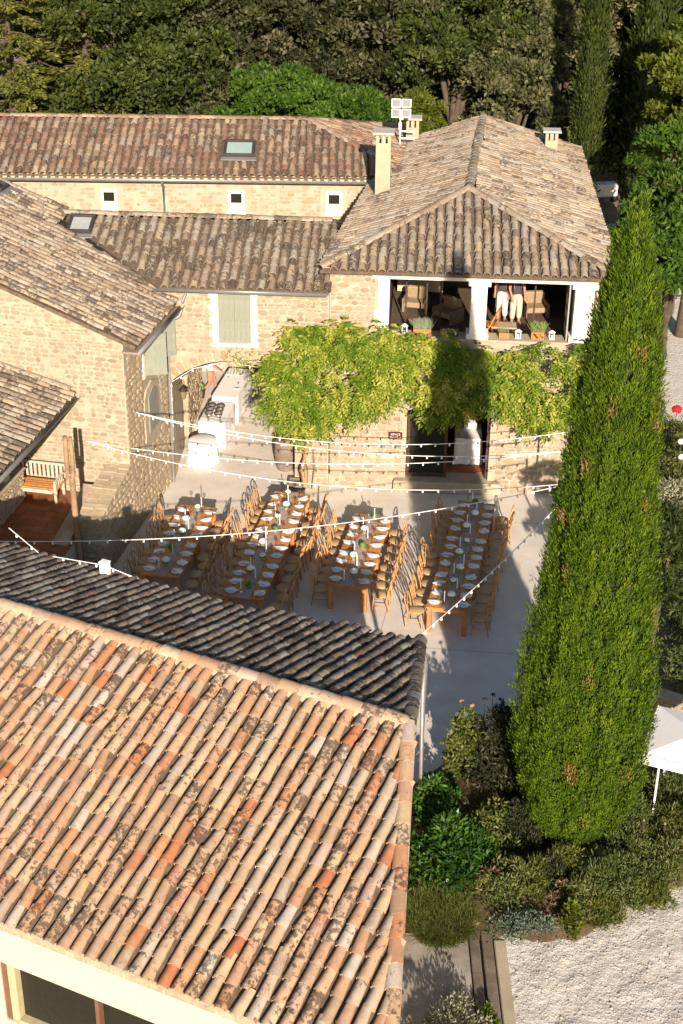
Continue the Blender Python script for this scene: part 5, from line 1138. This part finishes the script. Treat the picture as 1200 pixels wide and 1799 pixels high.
def cypress(label, loc, prof, seed, n_t, per, L, Wd, tl, mat='cypress', dry=0, leanx=0.0, tuft=(.34, .09)):
    g = np.random.default_rng(seed); t = thing('cypress_tree', label, 'cypress', loc); zs = np.array([p[0] for p in prof]); rsd = np.array([p[1] for p in prof]); cx = np.array([p[2] if len(p) > 2 else 0 for p in prof])
    zz = np.linspace(zs[0], zs[-1], 400); wt = np.interp(zz, zs, rsd)+.05; z = g.choice(zz, n_t, p=wt/wt.sum())+g.normal(0, .03, n_t); a = g.uniform(0, 2*math.pi, n_t)
    r_ = np.interp(z, zs, rsd)*lumpy(a, z, seed)*(1-.26*g.random(n_t)**1.3); c = np.interp(z, zs, cx)
    rd = np.stack([np.cos(a), np.sin(a), np.zeros(n_t)], 1); base = rd*r_[:, None]; base[:, 0] += c; base[:, 2] = z-tl*.6
    ax = unit(rd*(.22+.2*g.random((n_t, 1)))+np.array([0, 0, 1])+g.normal(0, .09, (n_t, 3)))
    tv = np.clip(.48+g.normal(0, .2, n_t), 0, 1); hl = tl*g.uniform(.6, 1.35, n_t)
    k = per; u = g.random((n_t, k)); wob = g.normal(0, 1, (n_t, k, 3))*(tuft[1]*(1-.75*u))[:, :, None]
    P = (base[:, None]+ax[:, None]*(u*hl[:, None])[:, :, None]+wob).reshape(-1, 3); T = unit((ax[:, None]*1.0+wob*2.2+g.normal(0, .22, (n_t, k, 3))).reshape(-1, 3))
    Sd = unit(np.cross(T, np.repeat(rd, k, 0)+g.normal(0, .5, (n_t*k, 3)))); v = np.clip(np.repeat(tv, k)+g.normal(0, .10, n_t*k)+.14*(u.reshape(-1)-.5), 0, 1)
    fo = leaf_mesh('crown', P, T, Sd, g.uniform(.7, 1.3, len(P))*L, g.uniform(.7, 1.3, len(P))*Wd, v, LM[mat], t)
    n = 40; rings = np.linspace(0, 1, 60); mb = MB(); vs = []; fs = []
    for q in rings:
        z_ = zs[0]+(zs[-1]-zs[0])*q; rr = float(np.interp(z_, zs, rsd))
        for i in range(n): aa = 2*math.pi*i/n; vs.append((np.interp(z_, zs, cx)+rr*.84*lumpy(aa, z_, seed)*math.cos(aa), rr*.84*lumpy(aa, z_, seed)*math.sin(aa), z_-.05))
    for i in range(59):
        for j in range(n): fs.append((i*n+j, i*n+(j+1) % n, (i+1)*n+(j+1) % n, (i+1)*n+j))
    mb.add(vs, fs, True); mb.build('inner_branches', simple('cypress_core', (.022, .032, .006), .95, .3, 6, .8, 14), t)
    MB().tube([(0, 0, -.1), (0, 0, zs[0]+1)], [rsd.max()*.22, rsd.max()*.16], 9).build('trunk', M_BARK, t)
    if dry:
        for _ in range(dry):
            z0 = g.uniform(zs[0]+.5, zs[-1]-2); a0 = g.uniform(-math.pi*.95, -.05); r0_ = float(np.interp(z0, zs, rsd))*1.0
            c_ = np.array([np.interp(z0, zs, cx)+r0_*math.cos(a0), r0_*math.sin(a0), z0]); k2 = 90; Pp = c_+g.normal(0, 1, (k2, 3))*np.array([.05, .05, .11])
            Tt = unit(np.array([math.cos(a0)*.4, math.sin(a0)*.4, 1])+g.normal(0, .35, (k2, 3))); leaf_mesh('dry_sprig', Pp, Tt, unit(np.cross(Tt, g.normal(size=(k2, 3)))), L*1.0, Wd, g.random(k2), LM['cypress_dry'], t)['kind'] = 'stuff'
    return t
cyp = [(z_, max(.03, r_*.97-.14)) for z_, r_ in [(.30, .35), (.65, .78), (1.2, 1.08), (2.0, 1.29), (3.2, 1.35), (4.2, 1.31), (5.3, 1.20), (6.5, 1.08), (7.6, .98), (8.8, .885), (9.9, .775), (10.9, .66), (11.9, .50), (12.5, .36), (13.0, .18), (13.3, .03)]]
cypress('tall dense green cypress at the right, in front of the courtyard', (4.74, 23.4, 0), cyp, 3, 8500, 40, .085, .020, .34, dry=18, tuft=(.34, .06))
cypress('slender cypress rising behind the right end of the hip roof', (8.95, 55.5, 0), [(1, .28), (4, .38), (8, .38), (11, .33), (13.5, .2), (15, .05)], 5, 1500, 18, .18, .05, .5, 'oakgreen')
cypress('dark slim cypress at the top edge right of the slender one', (12.6, 63, 0), [(1, .5), (5, .75), (10, .75), (13, .5), (15, .1)], 6, 1200, 14, .26, .08, .6, 'oakgreen')
# dark understorey closing the foot of the wood
for k in range(9):
    tree(f'shaded evergreen undergrowth behind the houses, {ORD[k+1]} from the left', -15+k*3.6, 64.2+(k % 3)*1.2, 7.6, 2.7, .3, 'oakgreen' if k % 2 else 'oak', 400+k, ncl=110, per=150, ls=.26, lw=.14, group='undergrowth behind the houses', trunk_h=1.5, cr=.3)
# trees behind the houses, left to right
def cedar(label, x, y, h, rx, seed):
    g = np.random.default_rng(seed); t = thing('cedar_tree', label, 'tree', (x, y, 0), 0, 'trees behind the houses'); P = []; Dn = []; v = []; mb = MB(); mb.tube([(0, 0, -.1), (0, 0, h*.5), (0, 0, h)], [.28, .18, .03], 8)
    for k in range(95):
        z = h*(.10+.88*(k/95)); L_ = rx*(1-.62*(z/h)**1.3)*g.uniform(.65, 1.1); a = k*2.4+g.normal(0, .3); e = np.array([math.cos(a), math.sin(a), 0]); dr = g.uniform(.05, .22)
        mb.tube([(0, 0, z), tuple(e*L_*.5+np.array([0, 0, z+.05])), tuple(e*L_+np.array([0, 0, z-dr*L_]))], [.05, .03, .01], 5)
        m = 330; u = g.random(m)**.7; sd_ = np.cross(e, [0, 0, 1.]); w_ = L_*.30*np.sqrt(np.clip(u*(1.15-u), 0, 1)); off = g.uniform(-1, 1, m)
        P.append(np.outer(u*L_, e)+np.outer(off*w_, sd_)+np.stack([0*u, 0*u, z-dr*L_*u**2+g.normal(0, .05, m)-.12*np.abs(off)], 1)); Dn.append(unit(e+np.outer(off, sd_)+np.array([0, 0, -.15])+g.normal(0, .25, (m, 3)))); v.append(np.clip(.5+g.normal(0, .16)+g.normal(0, .15, m), 0, 1))
    P = np.concatenate(P); T = np.concatenate(Dn); Sd = unit(np.cross(T, g.normal(0, .5, T.shape)+np.array([0, 0, 1.]))); Sd = unit(np.cross(T, np.array([0, 0, 1.])+g.normal(0, .5, T.shape)))
    leaf_mesh('crown', P, T, Sd, g.uniform(.7, 1.3, len(P))*.22, .09, np.concatenate(v), LM['cedar'], t); mb.build('trunk', M_BARK, t)
cedar('layered yellow-green cedar at the top left corner', -13.0, 58.5, 14.5, 3.6, 1)
cedar('layered cedar standing second from the left behind the long roof', -10.4, 60.5, 15, 3.2, 2)
B_ = 'trees behind the houses'
for a in (('dark holm oak right of the cedars at the top left', -7.9, 60, 13.0, 3.4, 3.5, 'oakgreen', 21), ('dark holm oak with pale dead twigs above the far skylight', -4.6, 62, 14.5, 3.6, 4, 'oak', 22),
          ('broad dark holm oak in the top centre', -1.2, 63.5, 15, 3.6, 4, 'oak', 23), ('dark holm oak above the floodlight mast', 1.8, 62, 14, 3.3, 3.5, 'oak', 24),
          ('greener oak behind the peak of the hip roof', 4.3, 61, 14, 3.0, 3, 'oakgreen', 25), ('grey-green olive-toned oak left of the slender cypress', 6.6, 60.5, 11.8, 2.3, 3, 'olive', 26),
          ('pale olive-toned oak at the top edge beside the slender cypress', 9.6, 66, 15.5, 3.0, 5, 'olive', 27), ('shadowed oak filling the gap behind the cedars', -11.5, 66, 15, 3.8, 4, 'oakgreen', 28),
          ('shadowed oak in the back row, left of centre', -6.2, 68, 17, 4.2, 5, 'oak', 29), ('shadowed oak in the back row, right of centre', .3, 70, 18, 4.2, 5, 'oakgreen', 30), ('shadowed oak in the back row behind the hip roof', 6.0, 69, 17, 4.2, 4, 'oak', 31),
          ('shadowed oak in the back row at the far right', 13.5, 72, 17, 4.5, 3, 'oakgreen', 32), ('shadowed oak beyond the right-hand trees', 17.5, 66, 16, 4.5, 2, 'oak', 33), ('low dark oak between slender cypress and right-hand trees', 11.2, 69, 13.5, 2.6, 1, 'oak', 34)):
    tree(a[0], a[1], a[2], a[3], a[4]*1.1, 1.5, a[6], a[7], ncl=210, per=165, ls=.225, lw=.12)
tree('fresh green rounded tree just above the far roof ridge', -2.0, 57.3, 8.9, 2.7, 3.5, 'bright', 41, ncl=150, per=160, ls=.20, lw=.10)
tree('bushy fresh green tree left of the floodlight mast', .9, 58.2, 8.4, 1.7, 3, 'bright', 42, ncl=90, per=150, ls=.19, lw=.10)
tree('yellow-green tree behind the mast and short chimney', 2.9, 58.0, 8.0, 1.5, 3, 'yellow', 43, ncl=90, per=150, ls=.20, lw=.07)
tree('bright green leafy tree at the top right corner', 12.6, 52.0, 12.6, 2.9, 3.0, 'yellow', 44, ncl=150, per=160, ls=.22, lw=.12, cr=.2)
tree('second bright tree below the top right corner', 11.5, 50.0, 9.8, 2.1, 2.4, 'bright', 45, ncl=110, per=150, ls=.22, lw=.11, cr=.2)
tree('drooping-leaved mulberry right of the hip roof', 10.5, 46.0, 8.4, 1.9, 1.6, 'bright', 46, ncl=120, per=130, ls=.26, lw=.10, cr=.22, up=-.5)
tree('leafy mulberry boughs overhanging the right eaves of the hip roof', 8.75, 45.5, 6.6, 1.0, 2.2, 'bright', 47, ncl=80, per=120, ls=.24, lw=.10, cr=.24, up=-.4)
tree('dark tree in shade beyond the gravel track', 15.0, 58, 11, 3.5, 1.5, 'oak', 48, ncl=140, per=150)

# wisteria along the facade
wis = thing('wisteria', 'lush yellow-green wisteria spreading across the facade above the doorway', 'vine', W @ Vector((3.95, -.15, 0)), FR)
wpoly = [(a, b+(.30 if b > 3.4 else .38)) for a, b in [(2.75, 3.15), (2.85, 4.0), (3.25, 4.6), (3.93, 5.0), (4.64, 5.12), (5.35, 5.2), (6.07, 5.02), (6.63, 4.9), (7.34, 4.98), (7.82, 4.8), (8.46, 4.55), (9.5, 4.42), (10.51, 4.55), (11.35, 4.85), (11.95, 4.6), (12.1, 3.34), (11.8, 2.4), (10.86, 2.03), (10.37, 2.13), (9.94, 2.53), (9.36, 2.86), (8.88, 2.7), (8.33, 2.46), (7.85, 2.12), (7.43, 2.55), (6.93, 3.06), (6.53, 2.78), (6.21, 2.38), (5.73, 2.12), (5.23, 2.37), (4.83, 1.99), (4.25, 1.75), (3.55, 1.85), (3.05, 2.24)]]
g = np.random.default_rng(77); cs = []; rs = []; tries = 0
while len(cs) < 250 and tries < 9000:
    tries += 1; s_, z_ = g.uniform(2.5, 12.1), g.uniform(1.9, 5.6)
    if not inside(wpoly, s_, z_): continue
    edge = min(1, .35+min(math.hypot(s_-a, z_-b) for a, b in wpoly)); cs.append(np.array([s_-3.95, -.15-(.25+.70*g.random()**.7)*edge*(1.15 if s_ < 6 else .85), z_])); rs.append(.20*g.uniform(.7, 1.4))
# fronds: drooping compound leaves
P = []; T = []; v = []
for c, r_ in zip(cs, rs):
    cv = np.clip(.42+g.normal(0, .22), 0, 1)
    for _ in range(13):
        d = g.normal(size=3); d[1] = -abs(d[1])*1.2; d /= np.linalg.norm(d); b = c+d*r_*g.uniform(.4, 1.1); ax = unit((d*.9+np.array([g.normal(0, .4), -.35, -.35+g.normal(0, .35)]))[None])[0]; Lf = g.uniform(.22, .40); sd_ = np.cross(ax, [0, 0, 1.]); sd_ /= max(np.linalg.norm(sd_), 1e-3)
        yv = np.clip(cv+g.normal(0, .12)+(.45 if g.random() < .24 else 0), 0, 1)
        for k in range(9):
            q = k/8; p = b+ax*Lf*q+np.array([0, 0, -.16*Lf*q*q*2]); s2 = (1 if k % 2 else -1)*(0 if k == 8 else 1)
            P.append(p); T.append(ax*.75+sd_*s2*.9+np.array([0, 0, -.25])+g.normal(0, .15, 3)); v.append(np.clip(yv+g.normal(0, .06), 0, 1))
P = np.array(P); T = unit(np.array(T)); Sd = unit(np.cross(T, np.array([0, -.7, .7])+g.normal(0, .35, T.shape)))
leaf_mesh('foliage', P, T, Sd, g.uniform(.10, .16, len(P)), g.uniform(.045, .065, len(P)), v, LM['wisteria'], wis)
mb = MB()
for k in range(4):
    x0 = .06*math.cos(k*1.6); y0 = .06*math.sin(k*1.6); mb.tube([(x0, y0-.05, -.02), (x0*1.5-.03, y0-.05, .6), (-x0+.05, -y0-.08, 1.3), (x0+.1, -.1, 2.2), (x0*4+.3*(k-1.5), -.15, 3.2)], [.08, .065, .06, .05, .03], 7)
mb.tube([(.1, -.05, 2.6), (1.5, -.08, 3.3), (3.5, -.07, 3.5), (5.5, -.07, 3.4), (7.6, -.07, 3.5)], [.06, .05, .05, .04, .025], 7); mb.tube([(.25, -.1, .0), (.32, -.12, .7), (.30, -.1, 1.2), (.1, -.1, 1.8)], [.025, .022, .02, .02], 6); mb.build('trunk', simple('vine_bark', (.30, .21, .12), .9, .3, 6, .8, 20), wis)
cr_ = thing('creeper', 'thin yellowing creeper at the crown of the arch', 'vine', W @ Vector((2.1, -.05, 3.86)), FR)
n = 130; P = np.stack([g.normal(.12, .28, n), -.02-.10*g.random(n), g.normal(.02, .22, n)+.02], 1); T, Sd = orient(np.tile([0, -1., 0], (n, 1)), g, .4, .1, .7); leaf_mesh('foliage', P, T, Sd, .11, .06, np.clip(g.normal(.75, .2, n), 0, 1), LM['wisteria'], cr_)
MB().tube([(1.2, .02, .2), (.6, .0, .1), (.1, .0, .05), (-.3, .0, .2)], .01, 5).build('stem', M_BARK, cr_)

# garden bed shrubs
def shrub(name, label, x, y, rx, ry, h, mat, seed, ncl=24, per=60, ls=.10, lw=.05, group='garden bed plants', cat='shrub', up=.3, z0=0, cr=.3):
    g = np.random.default_rng(seed); t = thing(name, label, cat, (x, y, z0), 0, group); d = unit(g.normal(size=(ncl, 3))); d[:, 2] = np.abs(d[:, 2]); cs = d*(.45+.5*g.random((ncl, 1)))*np.array([rx, ry, h*.85])+np.array([0, 0, .08*h]); rs = (rx+ry)/2*cr*g.uniform(.7, 1.3, ncl)
    P, T, Sd, v = clump_leaves(g, cs, rs, per, .9, .45, .35, up); P[:, 2] = np.maximum(P[:, 2], .02); leaf_mesh('foliage', P, T, Sd, g.uniform(.7, 1.3, len(P))*ls, g.uniform(.7, 1.3, len(P))*lw, v, LM[mat], t)
    mb = MB()
    for k in range(6): q = cs[g.integers(ncl)]; mb.tube([(g.normal(0, .05), g.normal(0, .05), -.02), tuple(q*.5), tuple(q)], [.02, .014, .006], 5)
    mb.build('stems', M_BARK, t); return t
def tussock(label, x, y, r_, h, mat, seed, n=900, group='garden bed plants', droop=.95, wd=.007, z0=0, cat='grass clump'):
    g = np.random.default_rng(seed); t = thing('grass_clump', label, cat, (x, y, z0), 0, group); V = []; F = []; val = []; b = 0
    a = g.uniform(0, 6.283, n); rr = r_*.45*g.random(n)**.5; hh = h*g.uniform(.55, 1.1, n); out = r_*g.uniform(.1, .7, n); e = np.stack([np.cos(a+g.normal(0, .3, n)), np.sin(a+g.normal(0, .3, n)), 0*a], 1)
    a0 = g.uniform(0, 6.283, n); rr = r_*.8*g.random(n)**.5; p0 = np.stack([rr*np.cos(a0), rr*np.sin(a0), 0*a], 1); sd_ = np.stack([-np.sin(a), np.cos(a), 0*a], 1)*wd
    pts = [p0+e*(out*q**1.6)[:, None]+np.array([0, 0, 1.])*(hh*(q-droop*.5*q**2.5))[:, None] for q in (0, .4, .75, 1)]; wq = [1, .9, .6, .1]
    Vv = np.stack([s for p, w_ in zip(pts, wq) for s in (p-sd_*w_, p+sd_*w_)], 1).reshape(-1, 3); base = np.arange(n)[:, None]*8
    Ff = np.concatenate([base+np.array([2*k, 2*k+1, 2*k+3, 2*k+2]) for k in range(3)]); vv = np.clip(g.normal(.5, .25, n), 0, 1); npmesh('blades', Vv, Ff, LM[mat], t, np.tile(vv, 3)); return t
shrub('laurel_bush', 'glossy green laurel bush beside the sunlit verge', 2.12, 22.3, .85, 1.0, 1.3, 'laurel', 1, 46, 90, .13, .06)
shrub('laurel_bush', 'smaller laurel bush nearest the downpipe', 2.02, 23.9, .6, .7, 1.1, 'laurel', 2, 30, 80, .12, .055)
shrub('flowering_bush', 'tall yellow-green flowering plant at the edge of the courtyard', 2.72, 25.4, .48, .45, 2.0, 'weed', 3, 60, 75, .12, .05)
shrub('dark_bush', 'near-black plant with dry flower heads in the cypress shade', 3.4, 25.0, .75, .6, 2.35, 'dark', 4, 90, 80, .12, .04)
for k, (x, y, z_, m) in enumerate(((2.58, 25.7, 2.02, 'orange'), (2.80, 25.6, 1.98, 'orange'), (3.05, 25.5, 2.2, 'black'), (3.22, 25.6, 2.25, 'black'), (3.38, 25.4, 2.28, 'black'), (3.52, 25.3, 2.15, 'black'), (3.66, 25.4, 2.05, 'black'), (3.45, 25.6, 2.05, 'black'))):
    t = thing('flower_stalk', f'{"pale orange" if m == "orange" else "dry black"} flower head on a thin stalk, {ORD[k+1 if k < 2 else k-1]} from the left', 'flower', (x, y, 0), 0, 'flower stalks above the bed'); z_ -= .14; MB().tube([(0, -.2, .8), (0, 0, z_)], .006, 5).build('stalk', M_BARK, t)
    blob(14, .055, (0, 0, z_-.02), np.random.default_rng(k), .5).build('head', simple('head_'+m, (.42, .22, .09) if m == 'orange' else (.03, .025, .02), .9), t)
tussock('brown tussock grass between laurel and flowering plant', 2.75, 24.3, .7, .75, 'brown', 5, 3200)
shrub('herb_bush', 'leggy green herb between laurel and cypress', 3.05, 23.3, .55, .6, 1.0, 'weed', 6, 30, 60, .11, .04)
tussock('arching green grass clump at the foot of the verge', 1.95, 20.95, .75, .85, 'grass', 7, 5200)
shrub('herb_bush', 'olive and russet bush in front of the cypress', 3.25, 21.9, .75, .65, .85, 'rosemary', 8, 36, 70, .10, .03)
shrub('herb_bush', 'russet feathery bush beside the wooden steps', 2.85, 21.9, .45, .5, .75, 'brown', 81, 24, 60, .10, .03)
shrub('lavender_bush', 'low blue-grey shrub on the edge of the gravel', 3.55, 20.85, .75, .36, .38, 'bluegrey', 9, 34, 70, .07, .025)
shrub('flowering_bush', 'yellow-leaved sapling at the gravel edge', 4.42, 20.95, .26, .26, .75, 'yellow', 10, 14, 40, .10, .05)
shrub('herb_bush', 'dry purplish herb behind the yellow sapling', 4.35, 21.5, .35, .3, .7, 'brown', 11, 16, 50, .08, .03)
for k, (x, y, rx, ry, h, m, lb) in enumerate(((5.2, 21.9, .8, .7, .8, 'rosemary', 'rosemary bush in the middle of the right-hand bed'), (6.0, 22.4, .85, .8, .95, 'rosemary', 'rosemary bush right of the cypress foot'), (6.9, 23.1, .9, .9, 1.0, 'grass', 'wispy grey-green bush at the right edge of the bed'), (5.9, 23.6, .8, .8, 1.1, 'rosemary', 'brownish rosemary bush behind the cypress foot'), (6.9, 24.4, .8, .8, .9, 'rosemary', 'brownish bush below the white canopy'), (5.0, 21.25, .5, .35, .45, 'grass', 'low green groundcover at the gravel edge'), (5.9, 21.8, .55, .4, .5, 'grass', 'low tufted groundcover right of the yellow sapling'), (4.0, 22.2, .55, .5, .6, 'dark', 'shaded low bush directly under the cypress'), (3.7, 23.4, .6, .6, .8, 'dark', 'shaded bush at the left foot of the cypress'), (3.7, 22.0, .6, .5, .7, 'weed', 'green herb directly below the cypress foot'), (4.6, 22.5, .7, .5, .7, 'grass', 'grassy herb under the right side of the cypress'), (2.7, 22.8, .5, .5, .9, 'laurel', 'young laurel between the big laurel and the cypress'), (4.7, 21.6, .5, .4, .6, 'rosemary', 'small rosemary behind the yellow sapling'))):
    shrub('herb_bush', lb, x, y, rx, ry, h, m, 60+k, 46, 130, .11, .022, up=.7)
shrub('silver_bush', 'silvery cotton-lavender bush at the bottom by the verge', 1.95, 18.3, .75, .55, .75, 'silver', 12, 40, 70, .07, .028)
shrub('added_shade_hedge', 'unseen evergreen hedge added below the silvery bush to shade the landing', 2.0, 16.1, 1.05, .45, 1.75, 'laurel', 14, 60, 90, .09, .045)  # out of view, added to throw shade on the landing
shrub('herb_bush', 'small yellow-green tuft right of the silvery bush', 2.62, 18.55, .22, .22, .5, 'yellow', 13, 10, 40, .07, .03)
# bank on the right behind the cypress
for k, (x, y, rx, ry, h, m, lb) in enumerate(((8.3, 28.8, 1.0, .9, 1.6, 'rosemary', 'dense brown-green bush above the white canopy'), (8.6, 30.6, 1.0, 1.0, 1.7, 'rosemary', 'brown-green bush on the bank, second above the canopy'), (8.9, 32.8, 1.1, 1.1, 1.8, 'rosemary', 'shaggy bush halfway up the right edge'), (9.2, 35.0, 1.0, 1.0, 1.7, 'oakgreen', 'dark green bush at the right edge by the cypress'), (9.5, 37.0, 1.0, 1.0, 1.7, 'silver', 'silvery bush at the right edge'), (10.0, 39.2, 1.0, 1.0, 1.8, 'weed', 'oleander bush with white blooms at the right edge'), (10.4, 41.5, .9, .9, 1.6, 'weed', 'rose bush with red blooms near the gravel track'))):
    shrub('bank_bush', lb, x, y, rx, ry, h, m, 90+k, 44, 90, .13, .04, group='bushes along the right edge')
for k, (x, y, z_, c, lb) in enumerate(((10.15, 41.2, 1.75, 'red', 'large crimson rose bloom at the right edge'), (10.7, 41.8, 1.85, 'red', 'crimson rose bloom at the very right edge'), (9.75, 38.6, 1.9, 'white', 'white oleander bloom, upper one'), (9.95, 38.4, 1.7, 'white', 'white oleander bloom, rightmost one'), (9.65, 37.9, 1.75, 'white', 'white oleander bloom, lowest one'))):
    t = thing('flower_bloom', lb, 'flower', (x, y, 0), 0, 'blooms on the right bank'); blob(40, .16 if c == 'red' else .11, (0, 0, z_), np.random.default_rng(k)).build('petals', simple('petal_'+c, (.42, .01, .015) if c == 'red' else (.8, .8, .74), .7), t); MB().tube([(0, 0, .8), (0, 0, z_)], .012, 5).build('stalk', M_BARK, t)
# bay tree added behind the cypress to shade the right end of the facade
tree('bay tree added behind the tall cypress to cast shade', 7.1, 28.6, 5.2, 1.0, .8, 'oakgreen', 50, ncl=60, per=150, ls=.14, lw=.06, group='added shade trees', trunk_h=1.2, cr=.3)

# ------------------------------------------------------------------ garden details
sl_ = thing('landing', 'worn concrete landing between the house end and wooden steps', 'landing', (1.9, 19.6, 0))
MB().bev(-1.2, .55, -1.6, 1.15, -.02, .08, .01).build('slab', simple('worn_concrete', (.30, .27, .23), .9, .25, 3, .5, 25, dirt=(.16, .14, .12)), sl_)
for k, (x, w_, h, lb) in enumerate(((2.55, .17, .16, 'first from the landing'), (2.80, .2, .10, 'second from the landing'))):
    t = thing('timber_step', f'weathered timber sleeper, {lb}', 'step', (x, 19.6, 0), 0, 'timber sleeper steps'); MB().bev(-w_/2, w_/2, -1.7, 1.2, -.02, h, .012).build('sleeper', simple('sleeper_wood', (.15, .12, .09), .9, .35, 4, .7, 30), t)
    for yy in (-1.2, .9): MB().lathe([(.018, h), (.018, h+.006), (0, h+.008)], 8, (0, yy, 0)).build('bolt', M_RUST, t)
t = thing('kerb_stone', 'rough pale kerb along the gravel edge of the steps', 'kerb', (3.05, 19.6, 0)); MB().bev(-.12, .10, -1.75, 1.0, -.02, .07, .02).build('stone', M_MORTAR_PALE, t)
t = thing('boulder', 'small pale boulder at the head of the wooden steps', 'rock', (2.52, 21.0, 0)); g = np.random.default_rng(4); MB().lathe([(.10, -.02), (.17, .06), (.16, .16), (.10, .23), (.0, .25)], 9, wob=lambda a, z: 1+.18*math.sin(2*a+z*9)+.1*math.sin(5*a)).build('stone', SM['rough'][0], t)
# white canopy and stakes at the right edge
t = thing('garden_canopy', 'white square garden canopy at the right edge beside the cypress', 'canopy', (7.15, 24.0, 0), R(-22))
MB().add([(-.95, -.9, 2.16), (.95, -.9, 2.16), (.95, .9, 2.16), (-.95, .9, 2.16), (0, 0, 2.34), (-.95, -.9, 2.14), (.95, -.9, 2.14), (.95, .9, 2.14), (-.95, .9, 2.14)], [(0, 1, 4), (1, 2, 4), (2, 3, 4), (3, 0, 4), (8, 7, 6, 5)]).build('canopy_top', M_CLOTH, t)
MB().box(-.95, .95, -.905, -.895, 1.96, 2.18).box(-.955, -.945, -.9, .9, 1.96, 2.18).box(.945, .955, -.9, .9, 1.96, 2.18).build('valance', M_CLOTH, t)
for sx in (-1, 1):
    for sy in (-1, 1): MB().tube([(sx*.6, sy*.5, 0), (sx*.6, sy*.5, 2.14)], .025, 7).build('pole', M_METALW, t)
for k, (x, y) in enumerate(((6.05, 23.0), (6.45, 22.9), (6.85, 22.75))):
    t = thing('stake', f'dark timber stake in front of the white canopy, {ORD[k+1]} from the left', 'stake', (x, y, 0), 0, 'stakes by the canopy'); MB().tube([(0, 0, 0), (0, 0, .95)], [.03, .028], 7).build('shaft', M_RUST, t); MB().lathe([(.028, .95), (.0, 1.0)], 7).build('tip', M_OLDWOOD, t)
t = thing('bank_wall', 'low rubble wall behind the white canopy', 'wall', (7.5, 27.7, 0), R(-30)); c_ = MB().box(-.7, 2.2, 0, .35, -.02, .55).build('core', M_MORTAR, t); masonry(t, c_, (0, 0, 0), (1, 0, 0), -.7, 2.2, 0, .55, 'rough', dep=(.02, .05), limit=60)
t = thing('utility_cart', 'small white utility cart with blue-grey roof beyond the hip roof', 'cart', (12.0, 70.3, 0), R(8)); t.scale = (1.2, 1.2, 1.2); bp_ = simple('cart_paint', (.62, .62, .62), .4); 
MB().bev(-.6, .6, -1.1, 1.1, .3, .85, .05).build('body', bp_, t); MB().prism([(-.62, 1.95), (.62, 1.95), (.55, 2.06), (-.55, 2.06)], -1.15, 1.0, lambda x, y, q: Vector((x, q, y))).build('roof', simple('cart_roof', (.30, .36, .42), .3), t)
for sx in (-1, 1):
    for y in (-.9, .8): MB().tube([(sx*.55, y, .85), (sx*.55, y, 1.96)], .03, 6).build('roof_post', M_RUST, t)
    for y in (-.75, .75): MB().lathe([(.0, -.09), (.24, -.09), (.27, 0), (.24, .09), (0, .09)], 14).build('wheel', sh_b, t, loc=(sx*.58, y, .27)).rotation_euler = (0, R(90), 0)
    MB().lathe([(.0, .0), (.07, .0), (.07, .02), (0, .03)], 10).build('headlight', M_PLATE, t, loc=(sx*.4, -1.10, .68)).rotation_euler = (R(90), 0, 0)
MB().bev(-.5, .5, -.1, .5, .85, 1.05, .04).build('seat', simple('cart_seat', (.25, .04, .03), .6), t); MB().box(-.5, .5, -.92, -.90, .9, 1.6).build('windscreen', M_GLASS, t)
t = thing('garden_fence', 'dark iron railing in the shade beyond the gravel track', 'fence', (13.2, 56.0, 0), R(-5)); MB().bev(-2, 6, -.03, .03, 1.15, 1.2, .005).bev(-2, 6, -.03, .03, .12, .17, .005).build('rail', M_RUST, t)
for k in range(9): MB().tube([(-2+k, 0, 0), (-2+k, 0, 1.3)], .025, 6).build('post', M_RUST, t)
for o in list(bpy.data.objects):
    if 'label' not in o and o.parent is None and o.type == 'MESH' and 'kind' not in o: o['kind'] = 'structure'
